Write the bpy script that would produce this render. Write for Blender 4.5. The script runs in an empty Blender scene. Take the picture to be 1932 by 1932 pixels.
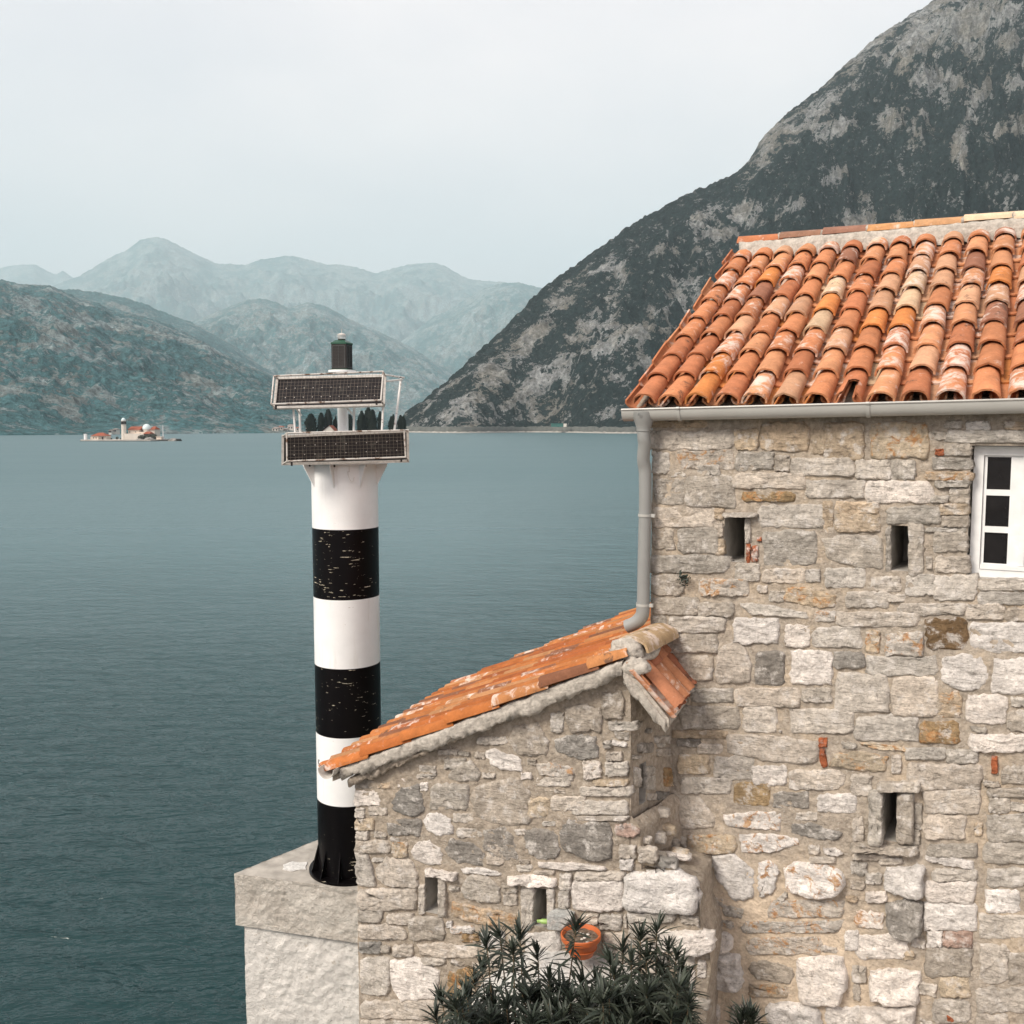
import bpy, bmesh, math, random
import numpy as np
from mathutils import Vector, Matrix, noise as mn
random.seed(7)
R = math.radians
scn = bpy.context.scene
COL = scn.collection

# ------------------------------------------------------------------ camera
F = 1825.0                      # focal length in units of a 1932 px wide frame
CAMZ = 8.0
PITCH = math.atan(166.0 / F)
CAM = np.array([0.0, 0.0, CAMZ])
cd = bpy.data.cameras.new('camera')
cd.sensor_width = 36.0
cd.lens = 36.0 * F / 1932.0
cd.clip_start = 0.05
cd.clip_end = 60000.0
cam = bpy.data.objects.new('camera', cd)
cam.location = CAM
cam.rotation_euler = (R(90) - PITCH, 0, 0)
COL.objects.link(cam)
scn.camera = cam

# ------------------------------------------------------------------ sky, sun, exposure
SUN_EL, SUN_AZ = R(40), math.atan2(-0.80, -0.60)     # azimuth measured from +Y towards +X
w = bpy.data.worlds.new('World')
scn.world = w
w.use_nodes = True
nt = w.node_tree
nt.nodes.clear()
sky = nt.nodes.new('ShaderNodeTexSky')
sky.sky_type = 'NISHITA'
sky.sun_disc = False
sky.sun_elevation = SUN_EL
sky.sun_rotation = SUN_AZ
sky.air_density, sky.dust_density, sky.ozone_density = 1.0, 4.0, 1.0
tc = nt.nodes.new('ShaderNodeTexCoord')
mp = nt.nodes.new('ShaderNodeMapping')
mp.inputs['Scale'].default_value = (1, 1, 2.2)
nz = nt.nodes.new('ShaderNodeTexNoise')
nz.inputs['Scale'].default_value = 2.3
nz.inputs['Detail'].default_value = 7
nz.inputs['Roughness'].default_value = 0.5
rp = nt.nodes.new('ShaderNodeMapRange')
for k, v in (('From Min', 0.35), ('From Max', 0.7), ('To Min', 0.80), ('To Max', 0.96)):
    rp.inputs[k].default_value = v
mx = nt.nodes.new('ShaderNodeMix')
mx.data_type = 'RGBA'
VEIL = (8.0, 7.85, 8.0, 1)
mx.inputs['B'].default_value = VEIL
vm = nt.nodes.new('ShaderNodeMix')
vm.data_type = 'RGBA'
vm.inputs['A'].default_value = (7.6, 6.65, 6.65, 1)
vm.inputs['B'].default_value = (8.6, 7.4, 7.2, 1)
vr_ = nt.nodes.new('ShaderNodeMapRange')
for k, v in (('From Min', 0.40), ('From Max', 0.66), ('To Min', 0.0), ('To Max', 1.0)):
    vr_.inputs[k].default_value = v
nt.links.new(nz.outputs['Fac'], vr_.inputs['Value'])
nt.links.new(vr_.outputs['Result'], vm.inputs['Factor'])
nt.links.new(vm.outputs['Result'], mx.inputs['B'])
bg = nt.nodes.new('ShaderNodeBackground')
bg.inputs['Strength'].default_value = 0.10
wo = nt.nodes.new('ShaderNodeOutputWorld')
L = nt.links.new
L(tc.outputs['Generated'], mp.inputs['Vector'])
L(mp.outputs['Vector'], nz.inputs['Vector'])
L(nz.outputs['Fac'], rp.inputs['Value'])
L(rp.outputs['Result'], mx.inputs['Factor'])
L(sky.outputs['Color'], mx.inputs['A'])
L(mx.outputs['Result'], bg.inputs['Color'])
L(bg.outputs['Background'], wo.inputs['Surface'])

sl = bpy.data.lights.new('sun', 'SUN')
sl.energy = 2.95
sl.angle = R(20)
sl.color = (1.0, 0.91, 0.80)
so = bpy.data.objects.new('sun', sl)
sd = Vector((math.sin(SUN_AZ) * math.cos(SUN_EL), math.cos(SUN_AZ) * math.cos(SUN_EL), math.sin(SUN_EL)))
so.rotation_euler = sd.to_track_quat('Z', 'Y').to_euler()
so.location = (-20, -10, 40)
COL.objects.link(so)
vs = scn.view_settings
vs.view_transform = 'Standard'
vs.look = 'None'
vs.exposure = 0.72
vs.gamma = 1.0
vs.use_curve_mapping = False
cy = scn.cycles
cy.use_denoising = True
cy.max_bounces = 6
cy.diffuse_bounces = 3
cy.glossy_bounces = 3
cy.transmission_bounces = 4
cy.volume_bounces = 1
cy.transparent_max_bounces = 6
cy.sample_clamp_direct = 8.0
cy.caustics_reflective = False
cy.caustics_refractive = False

# ------------------------------------------------------------------ pixel -> world helpers
SP, CP = math.sin(PITCH), math.cos(PITCH)
def ray(u, v):
    cx, cz = (u - 966.0) / F, -(v - 966.0) / F
    return np.array([cx, CP + cz * SP, -SP + cz * CP])
def on_plane(u, v, p0, n):
    d = ray(u, v)
    t = np.dot(n, np.asarray(p0, float) - CAM) / np.dot(n, d)
    return CAM + d * t
def at_z(u, v, z):
    d = ray(u, v)
    return CAM + d * ((z - CAMZ) / d[2])
def at_dist(u, v, D):
    d = ray(u, v)
    return CAM + d * (D / math.hypot(d[0], d[1]))
class Crop:          # a zoomed crop of the photograph: crop pixels -> 1932-wide frame
    def __init__(s, x0, y0, k): s.x0, s.y0, s.k = x0, y0, k
    def __call__(s, x, y): return ((s.x0 + x / s.k) / 1.32505, (s.y0 + y / s.k) / 1.32505)
CA, CB, CC, CE = Crop(1600, 1000, 2.0125), Crop(1600, 1760, 2.0125), Crop(850, 1900, 2.1467), Crop(780, 1540, 1.932)
CD = Crop(640, 800, 4.2)

# ------------------------------------------------------------------ numpy noise
_rs = np.random.RandomState(3)
_perm = _rs.permutation(512).astype(np.int64)
_perm = np.concatenate([_perm, _perm, _perm])
_grad = _rs.normal(size=(512, 3))
_grad /= np.linalg.norm(_grad, axis=1)[:, None]
def perlin(p):
    i = np.floor(p).astype(np.int64)
    f = p - i
    i &= 511
    s = f * f * f * (f * (f * 6 - 15) + 10)
    out = 0
    for dx in (0, 1):
        wx = s[:, 0] if dx else 1 - s[:, 0]
        for dy in (0, 1):
            wy = s[:, 1] if dy else 1 - s[:, 1]
            for dz in (0, 1):
                wz = s[:, 2] if dz else 1 - s[:, 2]
                h = _perm[_perm[_perm[(i[:, 0] + dx) & 511] + ((i[:, 1] + dy) & 511)] + ((i[:, 2] + dz) & 511)]
                g = _grad[h]
                out = out + wx * wy * wz * (g[:, 0] * (f[:, 0] - dx) + g[:, 1] * (f[:, 1] - dy) + g[:, 2] * (f[:, 2] - dz))
    return out * 1.5
def fbm(p, octv=5, rough=0.5, ridged=False):
    a, t, n = 1.0, 0.0, 0.0
    for k in range(octv):
        q = perlin(p * (2.03 ** k) + 17.3 * k)
        if ridged: q = 1 - 2 * np.abs(q)
        t = t + a * q
        n += a
        a *= rough
    return t / n

# ------------------------------------------------------------------ object helpers
def props(o, label=None, cat=None, group=None, kind=None):
    if label: o['label'] = label
    if cat: o['category'] = cat
    if group: o['group'] = group
    if kind: o['kind'] = kind
    return o
def empty(name, loc=(0, 0, 0), rz=0.0, label=None, cat=None, group=None):
    o = bpy.data.objects.new(name, None)
    o.location = loc
    o.rotation_euler = (0, 0, rz)
    o.empty_display_size = 0.2
    COL.objects.link(o)
    return props(o, label, cat, group)
def link(name, me, parent=None, loc=(0, 0, 0), mats=()):
    o = bpy.data.objects.new(name, me)
    o.location = loc
    if parent is not None: o.parent = parent
    COL.objects.link(o)
    return o
def mesh(name, verts, faces, mats, smooth=True):
    me = bpy.data.meshes.new(name)
    me.from_pydata([tuple(map(float, v)) for v in verts], [], [tuple(map(int, f)) for f in faces])
    for m in (mats if isinstance(mats, (list, tuple)) else [mats]): me.materials.append(m)
    if smooth: me.polygons.foreach_set('use_smooth', [True] * len(me.polygons))
    me.update()
    return me
def quads_mesh(name, V, Q, mats, smooth=True, attr=None):
    V = np.asarray(V, np.float32)
    Q = np.asarray(Q, np.int32)
    me = bpy.data.meshes.new(name)
    me.vertices.add(len(V))
    me.vertices.foreach_set('co', V.ravel())
    me.loops.add(Q.size)
    me.loops.foreach_set('vertex_index', Q.ravel())
    me.polygons.add(len(Q))
    me.polygons.foreach_set('loop_start', np.arange(0, Q.size, 4, dtype=np.int32))
    me.polygons.foreach_set('loop_total', np.full(len(Q), 4, np.int32))
    me.update(calc_edges=True)
    if smooth: me.polygons.foreach_set('use_smooth', np.ones(len(Q), bool))
    if attr is not None:
        for an, av in attr.items():
            a = me.attributes.new(an, 'FLOAT', 'POINT')
            a.data.foreach_set('value', np.asarray(av, np.float32))
    for m in (mats if isinstance(mats, (list, tuple)) else [mats]): me.materials.append(m)
    me.validate()
    return me
def grid_quads(nu, nv, keep=None, flip=False):       # index = i*nv + j
    i, j = np.meshgrid(np.arange(nu - 1), np.arange(nv - 1), indexing='ij')
    a = (i * nv + j).ravel()
    q = np.stack([a, a + nv, a + nv + 1, a + 1], 1)
    if flip: q = q[:, ::-1]
    return q if keep is None else q[keep.ravel()]

class MB:
    """collects simple solids into one mesh"""
    def __init__(s): s.v, s.f, s.mi, s.cur = [], [], [], 0
    def add(s, vs, fs):
        b = len(s.v)
        s.v += [tuple(map(float, p)) for p in vs]
        s.f += [tuple(b + k for k in f) for f in fs]
        s.mi += [s.cur] * len(fs)
    def box(s, c, size, rot=None):
        hx, hy, hz = (k / 2 for k in size)
        P = [Vector((x, y, z)) for x in (-hx, hx) for y in (-hy, hy) for z in (-hz, hz)]
        if rot is not None: P = [rot @ p for p in P]
        s.add([Vector(c) + p for p in P], [(0, 1, 3, 2), (4, 6, 7, 5), (0, 4, 5, 1), (2, 3, 7, 6), (0, 2, 6, 4), (1, 5, 7, 3)])
    def tube(s, path, r, n=10, cap=True):
        path = [Vector(p) for p in path]
        rs = r if isinstance(r, (list, tuple)) else [r] * len(path)
        vs, fs = [], []
        X = None
        for k, p in enumerate(path):
            t = (path[min(k + 1, len(path) - 1)] - path[max(k - 1, 0)]).normalized()
            if X is None: X = t.orthogonal().normalized()
            X = (X - t * X.dot(t)).normalized()
            Y = t.cross(X)
            vs += [p + (X * math.cos(2 * math.pi * q / n) + Y * math.sin(2 * math.pi * q / n)) * rs[k] for q in range(n)]
        for k in range(len(path) - 1):
            for q in range(n):
                a, b = k * n + q, k * n + (q + 1) % n
                fs.append((a, b, b + n, a + n))
        if cap:
            fs.append(tuple(reversed(range(n))))
            fs.append(tuple(range((len(path) - 1) * n, len(path) * n)))
        s.add(vs, fs)
    def lathe(s, prof, n=32, c=(0, 0, 0)):
        vs, fs = [], []
        for (r, z) in prof:
            vs += [(c[0] + r * math.cos(2 * math.pi * q / n), c[1] + r * math.sin(2 * math.pi * q / n), c[2] + z) for q in range(n)]
        for k in range(len(prof) - 1):
            for q in range(n):
                a, b = k * n + q, k * n + (q + 1) % n
                fs.append((a, b, b + n, a + n))
        s.add(vs, fs)
    def prism(s, poly, d0, d1, ax):
        """poly in a plane (list of 3d pts) extruded from offset d0 to d1 along ax"""
        n = len(poly)
        ax = Vector(ax)
        A = [Vector(p) + ax * d0 for p in poly]
        B = [Vector(p) + ax * d1 for p in poly]
        s.add(A + B, [tuple(range(n)), tuple(reversed(range(n, 2 * n)))] + [(k, k + n, (k + 1) % n + n, (k + 1) % n) for k in range(n)])
    def mesh(s, name, mats, smooth=False):
        me = mesh(name, s.v, s.f, mats, smooth)
        bm = bmesh.new()
        bm.from_mesh(me)
        bmesh.ops.recalc_face_normals(bm, faces=bm.faces)
        bm.to_mesh(me)
        bm.free()
        if len(me.polygons) == len(s.mi): me.polygons.foreach_set('material_index', s.mi)
        if smooth: me.set_sharp_from_angle(angle=R(35))
        return me
    def build(s, name, mats, parent=None, smooth=False, loc=(0, 0, 0)):
        return link(name, s.mesh(name, mats, smooth), parent, loc)

# ------------------------------------------------------------------ material helpers
class NM:
    def __init__(s, name):
        s.m = bpy.data.materials.new(name)
        s.m.use_nodes = True
        s.t = s.m.node_tree
        s.t.nodes.clear()
        s.o = s.t.nodes.new('ShaderNodeOutputMaterial')
    def put(s, sock, v):
        if isinstance(v, bpy.types.NodeSocket): s.t.links.new(v, sock)
        elif isinstance(v, (tuple, list)) and len(v) == 3 and sock.type == 'RGBA': sock.default_value = (*v, 1)
        else: sock.default_value = v
    def n(s, typ, ins=None, **pr):
        nd = s.t.nodes.new('ShaderNode' + typ)
        for k, v in pr.items(): setattr(nd, k, v)
        for k, v in (ins or {}).items(): s.put(nd.inputs[k], v)
        return nd
    def coord(s, kind='Object', scale=(1, 1, 1), rnd=False):
        v = s.n('TexCoord').outputs[kind]
        if rnd:
            r = s.n('ObjectInfo').outputs['Random']
            k = s.n('Math', {0: r, 1: 57.0}, operation='MULTIPLY').outputs[0]
            v = s.n('VectorMath', {0: v, 1: k}, operation='ADD').outputs[0]
        return s.n('Mapping', {'Vector': v, 'Scale': scale}).outputs[0] if scale != (1, 1, 1) else v
    def noise(s, vec, scale, detail=5, rough=0.55, dist=0.0):
        return s.n('TexNoise', {'Vector': vec, 'Scale': scale, 'Detail': detail, 'Roughness': rough, 'Distortion': dist}).outputs['Fac']
    def ramp(s, x, a, b, lo=0.0, hi=1.0, smooth=True):
        return s.n('MapRange', {'Value': x, 'From Min': a, 'From Max': b, 'To Min': lo, 'To Max': hi}, interpolation_type='SMOOTHSTEP' if smooth else 'LINEAR').outputs[0]
    def mix(s, f, a, b, mode='MIX'):
        nd = s.n('Mix', None, data_type='RGBA', blend_type=mode)
        s.put(nd.inputs[0], f); s.put(nd.inputs[6], a); s.put(nd.inputs[7], b)
        return nd.outputs[2]
    def math(s, op, a, b=0.0):
        return s.n('Math', {0: a, 1: b}, operation=op).outputs[0]
    def scale_col(s, c, f):
        return s.n('VectorMath', {0: c, 'Scale': f}, operation='SCALE').outputs[0]
    def bump(s, h, strength, dist, normal=None):
        i = {'Height': h, 'Strength': strength, 'Distance': dist}
        if normal is not None: i['Normal'] = normal
        return s.n('Bump', i).outputs[0]
    def done(s, col, rough=0.8, normal=None, **kw):
        i = {'Base Color': col, 'Roughness': rough}
        if normal is not None: i['Normal'] = normal
        for k, v in kw.items(): i[k.replace('_', ' ')] = v
        b = s.n('BsdfPrincipled', i)
        s.t.links.new(b.outputs[0], s.o.inputs['Surface'])
        return s.m

def plain(name, col, rough=0.6, var=0.15, nscale=20, bump=0.0, **kw):
    g = NM(name)
    v = g.coord()
    x = g.noise(v, nscale, 6)
    c = g.scale_col(col, g.ramp(x, 0.25, 0.75, 1 - var, 1 + var, False))
    nrm = g.bump(x, bump, 0.02) if bump else None
    return g.done(c, rough, nrm, **kw)
# ================================================================== FAR SETTING: water, mountains
g = NM('water')
vw = g.coord('Object')
far = g.n('Mapping', {'Vector': vw, 'Rotation': (0, 0, R(12)), 'Scale': (0.55, 1.25, 1)}).outputs[0]
n1 = g.noise(far, 0.42, 3, 0.5, 0.4)
n2 = g.noise(far, 1.5, 4, 0.55, 0.6)
n3 = g.noise(g.n('Mapping', {'Vector': vw, 'Rotation': (0, 0, R(-25)), 'Scale': (0.7, 1.2, 1)}).outputs[0], 4.5, 3, 0.5)
big = g.noise(g.n('Mapping', {'Vector': vw, 'Scale': (0.25, 1, 1)}).outputs[0], 0.03, 4, 0.6)
lane = g.ramp(g.noise(g.n('Mapping', {'Vector': vw, 'Rotation': (0, 0, R(20)), 'Scale': (0.4, 1.0, 1)}).outputs[0], 0.045, 4, 0.55), 0.35, 0.65, 0.75, 1.2)
syb = g.n('SeparateXYZ', {'Vector': vw}).outputs['Y']
lane = g.math('MULTIPLY', lane, g.ramp(syb, 13, 75, 1.25, 0.62))
n0 = g.noise(g.n('Mapping', {'Vector': vw, 'Rotation': (0, 0, R(16)), 'Scale': (0.35, 1.2, 1)}).outputs[0], 0.17, 4, 0.55, 0.5)
crest = g.math('POWER', g.math('SUBTRACT', 1.0, g.math('ABSOLUTE', g.math('MULTIPLY', g.math('SUBTRACT', n1, 0.5), 5.0))), 2.0)
b = g.bump(g.math('MULTIPLY', n0, lane), 1.0, 0.24)
b = g.bump(g.math('MULTIPLY', n1, lane), 1.0, 0.16, b)
b = g.bump(g.math('MULTIPLY', crest, lane), 1.0, 0.012, b)
b = g.bump(g.math('MULTIPLY', n2, lane), 1.0, 0.15, b)
b = g.bump(g.math('MULTIPLY', n3, lane), 1.0, 0.05, b)
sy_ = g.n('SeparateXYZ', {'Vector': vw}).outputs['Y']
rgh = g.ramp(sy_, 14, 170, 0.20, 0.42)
deep = g.mix(big, (0.003, 0.026, 0.028), (0.006, 0.035, 0.037))  # dark base tone of the near water
far_sheen = g.mix(big, (0.060, 0.122, 0.135), (0.068, 0.134, 0.147))  # paler far water: sky reflection put into the base colour
WATER = g.done(g.mix(g.ramp(g.math('ADD', sy_, g.math('MULTIPLY', big, 8)), 15, 75), deep, far_sheen), rgh, b, IOR=1.345)
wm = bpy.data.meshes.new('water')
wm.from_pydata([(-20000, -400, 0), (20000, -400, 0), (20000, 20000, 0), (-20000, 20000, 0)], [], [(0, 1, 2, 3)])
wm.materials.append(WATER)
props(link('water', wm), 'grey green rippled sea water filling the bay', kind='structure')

def mountain_mat(name, veg_c, rock_c, dry_c, sc):
    g = NM(name)
    v = g.coord('Object')
    a = g.n('Attribute', None, attribute_name='veg').outputs['Fac']
    f = g.noise(v, 0.035 * sc, 10, 0.74)
    f2 = g.noise(v, 0.16 * sc, 4, 0.7)
    m = g.math('ADD', a, g.math('MULTIPLY', g.math('SUBTRACT', f, 0.5), 2.3))
    f3 = g.noise(v, 0.075 * sc, 5, 0.72)
    m = g.math('ADD', m, g.math('MULTIPLY', g.math('SUBTRACT', f3, 0.5), 1.3))
    m = g.ramp(g.math('ADD', m, g.math('MULTIPLY', g.math('SUBTRACT', f2, 0.5), 1.8)), 0.43, 0.57)
    rk = g.mix(g.ramp(g.noise(v, 0.012 * sc, 6, 0.7), 0.4, 0.62), rock_c, dry_c)
    rk = g.scale_col(rk, g.ramp(f2, 0.30, 0.70, 0.5, 1.45, False))
    rk = g.scale_col(rk, g.ramp(f3, 0.30, 0.70, 0.6, 1.35, False))
    vs_ = g.noise(g.n('Mapping', {'Vector': v, 'Scale': (1, 1, 0.22)}).outputs[0], 0.11 * sc, 4, 0.7)
    rk = g.scale_col(rk, g.ramp(vs_, 0.32, 0.62, 0.55, 1.25, False))
    sp = g.noise(g.n('Mapping', {'Vector': v, 'Location': (311, 57, 93)}).outputs[0], 0.085 * sc, 6, 0.75)
    m = g.math('MULTIPLY', m, g.ramp(sp, 0.575, 0.64, 1.0, 0.35))
    vg = g.scale_col(veg_c, g.ramp(f, 0.3, 0.7, 0.55, 1.6, False))
    vg = g.scale_col(vg, g.ramp(f2, 0.3, 0.7, 0.4, 1.7, False))
    c = g.mix(m, rk, vg)
    nb = g.bump(f, 1.0, 14.0 / sc)
    nb = g.bump(f2, 1.0, 5.0 / sc, nb)
    return g.done(c, 0.95, nb, Specular_IOR_Level=0.1)
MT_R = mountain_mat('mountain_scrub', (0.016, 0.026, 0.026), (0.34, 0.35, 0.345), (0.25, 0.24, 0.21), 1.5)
MT_F = mountain_mat('mountain_far', (0.062, 0.142, 0.152), (0.30, 0.375, 0.385), (0.26, 0.30, 0.29), 0.85)  # teal scrub and paler rock: distance haze painted into the base colours

def resample(pts, n):
    pts = np.asarray(pts, float)
    x = pts[:, 0]
    xs = np.linspace(x[0], x[-1], n)
    return np.stack([xs] + [np.interp(xs, x, pts[:, k]) for k in range(1, pts.shape[1])], 1)

def ridge(name, label, crest, foot_fn, nu, nv, mat, gully, veg_fn, bush, seed, power=1.1, crest_noise=6.0, back=0.8, gamp=0.17):
    """crest: (u, v, D) control points seen in the photo; foot_fn(u_param 0..1, crest point) -> foot on the shore"""
    c = resample(crest, nu)
    P = np.array([at_dist(u, v, D) for u, v, D in c])
    Ft = np.array([foot_fn(k / (nu - 1), c[k], P[k]) for k in range(nu)])
    nb = nv // 5
    T = np.concatenate([np.linspace(0, 1, nv), 1 + np.linspace(0, 1, nb + 1)[1:]])
    out = np.zeros((nu, len(T), 3))
    dirs = P - Ft
    dirs[:, 2] = 0
    for j, t in enumerate(T):
        if t <= 1:
            out[:, j, :2] = Ft[:, :2] + (P - Ft)[:, :2] * t
            out[:, j, 2] = Ft[:, 2] + (P[:, 2] - Ft[:, 2]) * t ** power
        else:
            q = t - 1
            out[:, j, :2] = P[:, :2] + dirs[:, :2] * back * q
            out[:, j, 2] = P[:, 2] * (1 - q ** 1.2) - 20 * q
    V = out.reshape(-1, 3)
    tt = np.tile(T, nu)
    Hc = np.repeat(P[:, 2], len(T))
    W = V + np.array([seed * 313.0, seed * 77.0, 0])
    body = np.clip(np.minimum(tt * 6, (1 - tt) * 2.6), 0, 1)
    body = np.where(tt > 1, 0.0, body)
    gl = fbm(W * np.array([1, 1, 0.45]) / gully, 5, 0.52, True)
    V[:, 2] += body * Hc * gamp * (gl - 0.25)
    V[:, 2] += body * Hc * gamp * 0.42 * fbm(W * np.array([1, 1, 0.4]) / (gully * 0.30), 4, 0.6, True) - body * Hc * gamp * 0.12
    V[:, 2] += np.clip(tt * 8, 0, 1) * crest_noise * fbm(W / (gully * 0.22), 5, 0.6)
    V[:, 2] += np.clip(tt * 10, 0, 1) * bush * 0.9 * fbm(W / (bush * 2.6), 3, 0.7)
    veg = veg_fn(V, W, tt, Hc)
    V[:, 2] += np.clip(veg, 0, 1) * bush * np.abs(perlin(W / (bush * 2.2))) * np.clip(tt * 20, 0, 1)
    V[:, 2] += (1 - np.clip(veg, 0, 1)) * bush * 0.9 * fbm(W / (bush * 4), 3, 0.6, True) * np.clip(tt * 12, 0, 1) * body
    V[:, 2] = np.where(tt == 0, -6, V[:, 2])
    me = quads_mesh(name, V, grid_quads(nu, len(T)), mat, True, {'veg': veg})
    return props(link(name, me), label, kind='structure')

def px(pts, D): return [(u / 2.0, 377.4 + v / 2.0, d) for (u, v), d in zip(pts, D)]
def lin(pts, D0, D1):
    n = len(pts)
    return [(x / 2.0, 377.4 + y / 2.0, D0 + (D1 - D0) * k / (n - 1)) for k, (x, y) in enumerate(pts)]
def foot_scale(f):
    def fn(s, c, P):
        q = P * f
        return np.array([q[0], q[1], 0.0])
    return fn
def shore_left(s, c, P):
    D = 769 + 147 * np.clip(c[0] / 740, 0, 1.4)
    k = D / math.hypot(P[0], P[1])
    return np.array([P[0] * k, P[1] * k, 0.0])

def veg_left(V, W, tt, Hc):
    a = veg_far(-0.12, 6, 0.9)(V, W, tt, Hc)
    d = V - CAM
    dep = d[:, 1] * CP - d[:, 2] * SP
    pu = 966 + F * d[:, 0] / dep
    pv = 966 - F * (d[:, 1] * SP + d[:, 2] * CP) / dep
    # pale cutting of the road across the slope
    line = np.interp(pu, [-200, 0, 60, 130, 200, 260, 330, 420], [640, 632, 628, 618, 615, 622, 640, 668])
    cut = np.clip(1.6 - np.abs(pv - line) / 4.0, 0, 1) * np.clip(0.4 + 2.2 * fbm(W / 90.0, 3), 0, 1) * ((pu > -150) & (pu < 430))
    return a - cut * 0.9
def veg_far(thr, seed, sc=1.0):
    def fn(V, W, tt, Hc):
        a = fbm(W * np.array([1, 1, 1.6]) / (300 * sc), 3, 0.5) * 0.45 + fbm(W * np.array([1, 1, 1.3]) / (75 * sc), 5, 0.65) * 0.8
        return np.clip(0.5 + (a - thr) * 1.25, -0.2, 1.2)
    return fn

A0 = [(-1400, 300), (-900, 330), (-500, 290), (-200, 280), (0, 258), (60, 246), (130, 243), (190, 275), (212, 280), (235, 267), (262, 285), (300, 310), (500, 380), (700, 420)]
A1 = [(-300, 420), (100, 360), (210, 320), (300, 287), (360, 250), (420, 215), (470, 195), (510, 165), (530, 148), (590, 138), (630, 148), (690, 180), (760, 215), (810, 237), (870, 243), (930, 245),
      (980, 225), (1060, 213), (1100, 210), (1160, 225), (1240, 245), (1300, 245), (1350, 255), (1420, 277), (1490, 255), (1560, 240), (1640, 236), (1680, 250), (1740, 285), (1780, 300), (1880, 306),
      (1960, 322), (2100, 360), (2600, 420), (3400, 500)]
B1 = [(1400, 620), (1560, 500), (1640, 440), (1700, 415), (1760, 372), (1830, 332), (1900, 314), (1960, 312), (2046, 334), (2150, 380), (2500, 520), (2900, 700)]
C1 = [(300, 640), (560, 520), (700, 470), (760, 445), (860, 405), (930, 378), (980, 371), (1040, 385), (1085, 408), (1120, 400), (1160, 384), (1230, 402), (1320, 450), (1420, 492), (1560, 560), (1700, 650), (1900, 740)]
E1 = [(-1200, 250), (0, 330), (270, 340), (340, 345), (420, 360), (500, 380), (560, 402), (660, 440), (720, 462), (800, 500), (900, 560), (1000, 640), (1200, 740)]
D1 = [(-1600, 120), (-1000, 180), (-400, 260), (0, 305), (60, 318), (120, 322), (190, 326), (240, 347), (300, 375), (370, 392), (420, 420), (560, 445), (640, 472), (700, 500), (760, 532), (840, 580), (920, 620), (1000, 652),
      (1100, 700), (1200, 752), (1300, 800), (1420, 835), (1560, 855)]
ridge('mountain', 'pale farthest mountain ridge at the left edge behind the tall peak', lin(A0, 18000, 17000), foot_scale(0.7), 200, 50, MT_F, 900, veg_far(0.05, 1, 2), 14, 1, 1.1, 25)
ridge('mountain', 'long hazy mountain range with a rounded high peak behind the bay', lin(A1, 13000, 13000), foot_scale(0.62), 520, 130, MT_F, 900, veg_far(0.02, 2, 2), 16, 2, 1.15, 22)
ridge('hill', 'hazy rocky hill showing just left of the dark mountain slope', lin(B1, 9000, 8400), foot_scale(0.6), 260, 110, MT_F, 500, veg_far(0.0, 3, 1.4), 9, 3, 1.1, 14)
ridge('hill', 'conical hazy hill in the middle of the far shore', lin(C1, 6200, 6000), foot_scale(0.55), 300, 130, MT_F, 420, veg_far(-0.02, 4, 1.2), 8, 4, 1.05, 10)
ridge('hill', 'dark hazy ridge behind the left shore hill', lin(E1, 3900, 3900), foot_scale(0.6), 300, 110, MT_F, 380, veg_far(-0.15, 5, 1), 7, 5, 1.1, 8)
ridge('hill', 'scrub covered hill rising from the left shore behind the church island', lin(D1, 2500, 2200), shore_left, 520, 240, MT_F, 330, veg_left, 6, 6, 1.05, 5)

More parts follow.
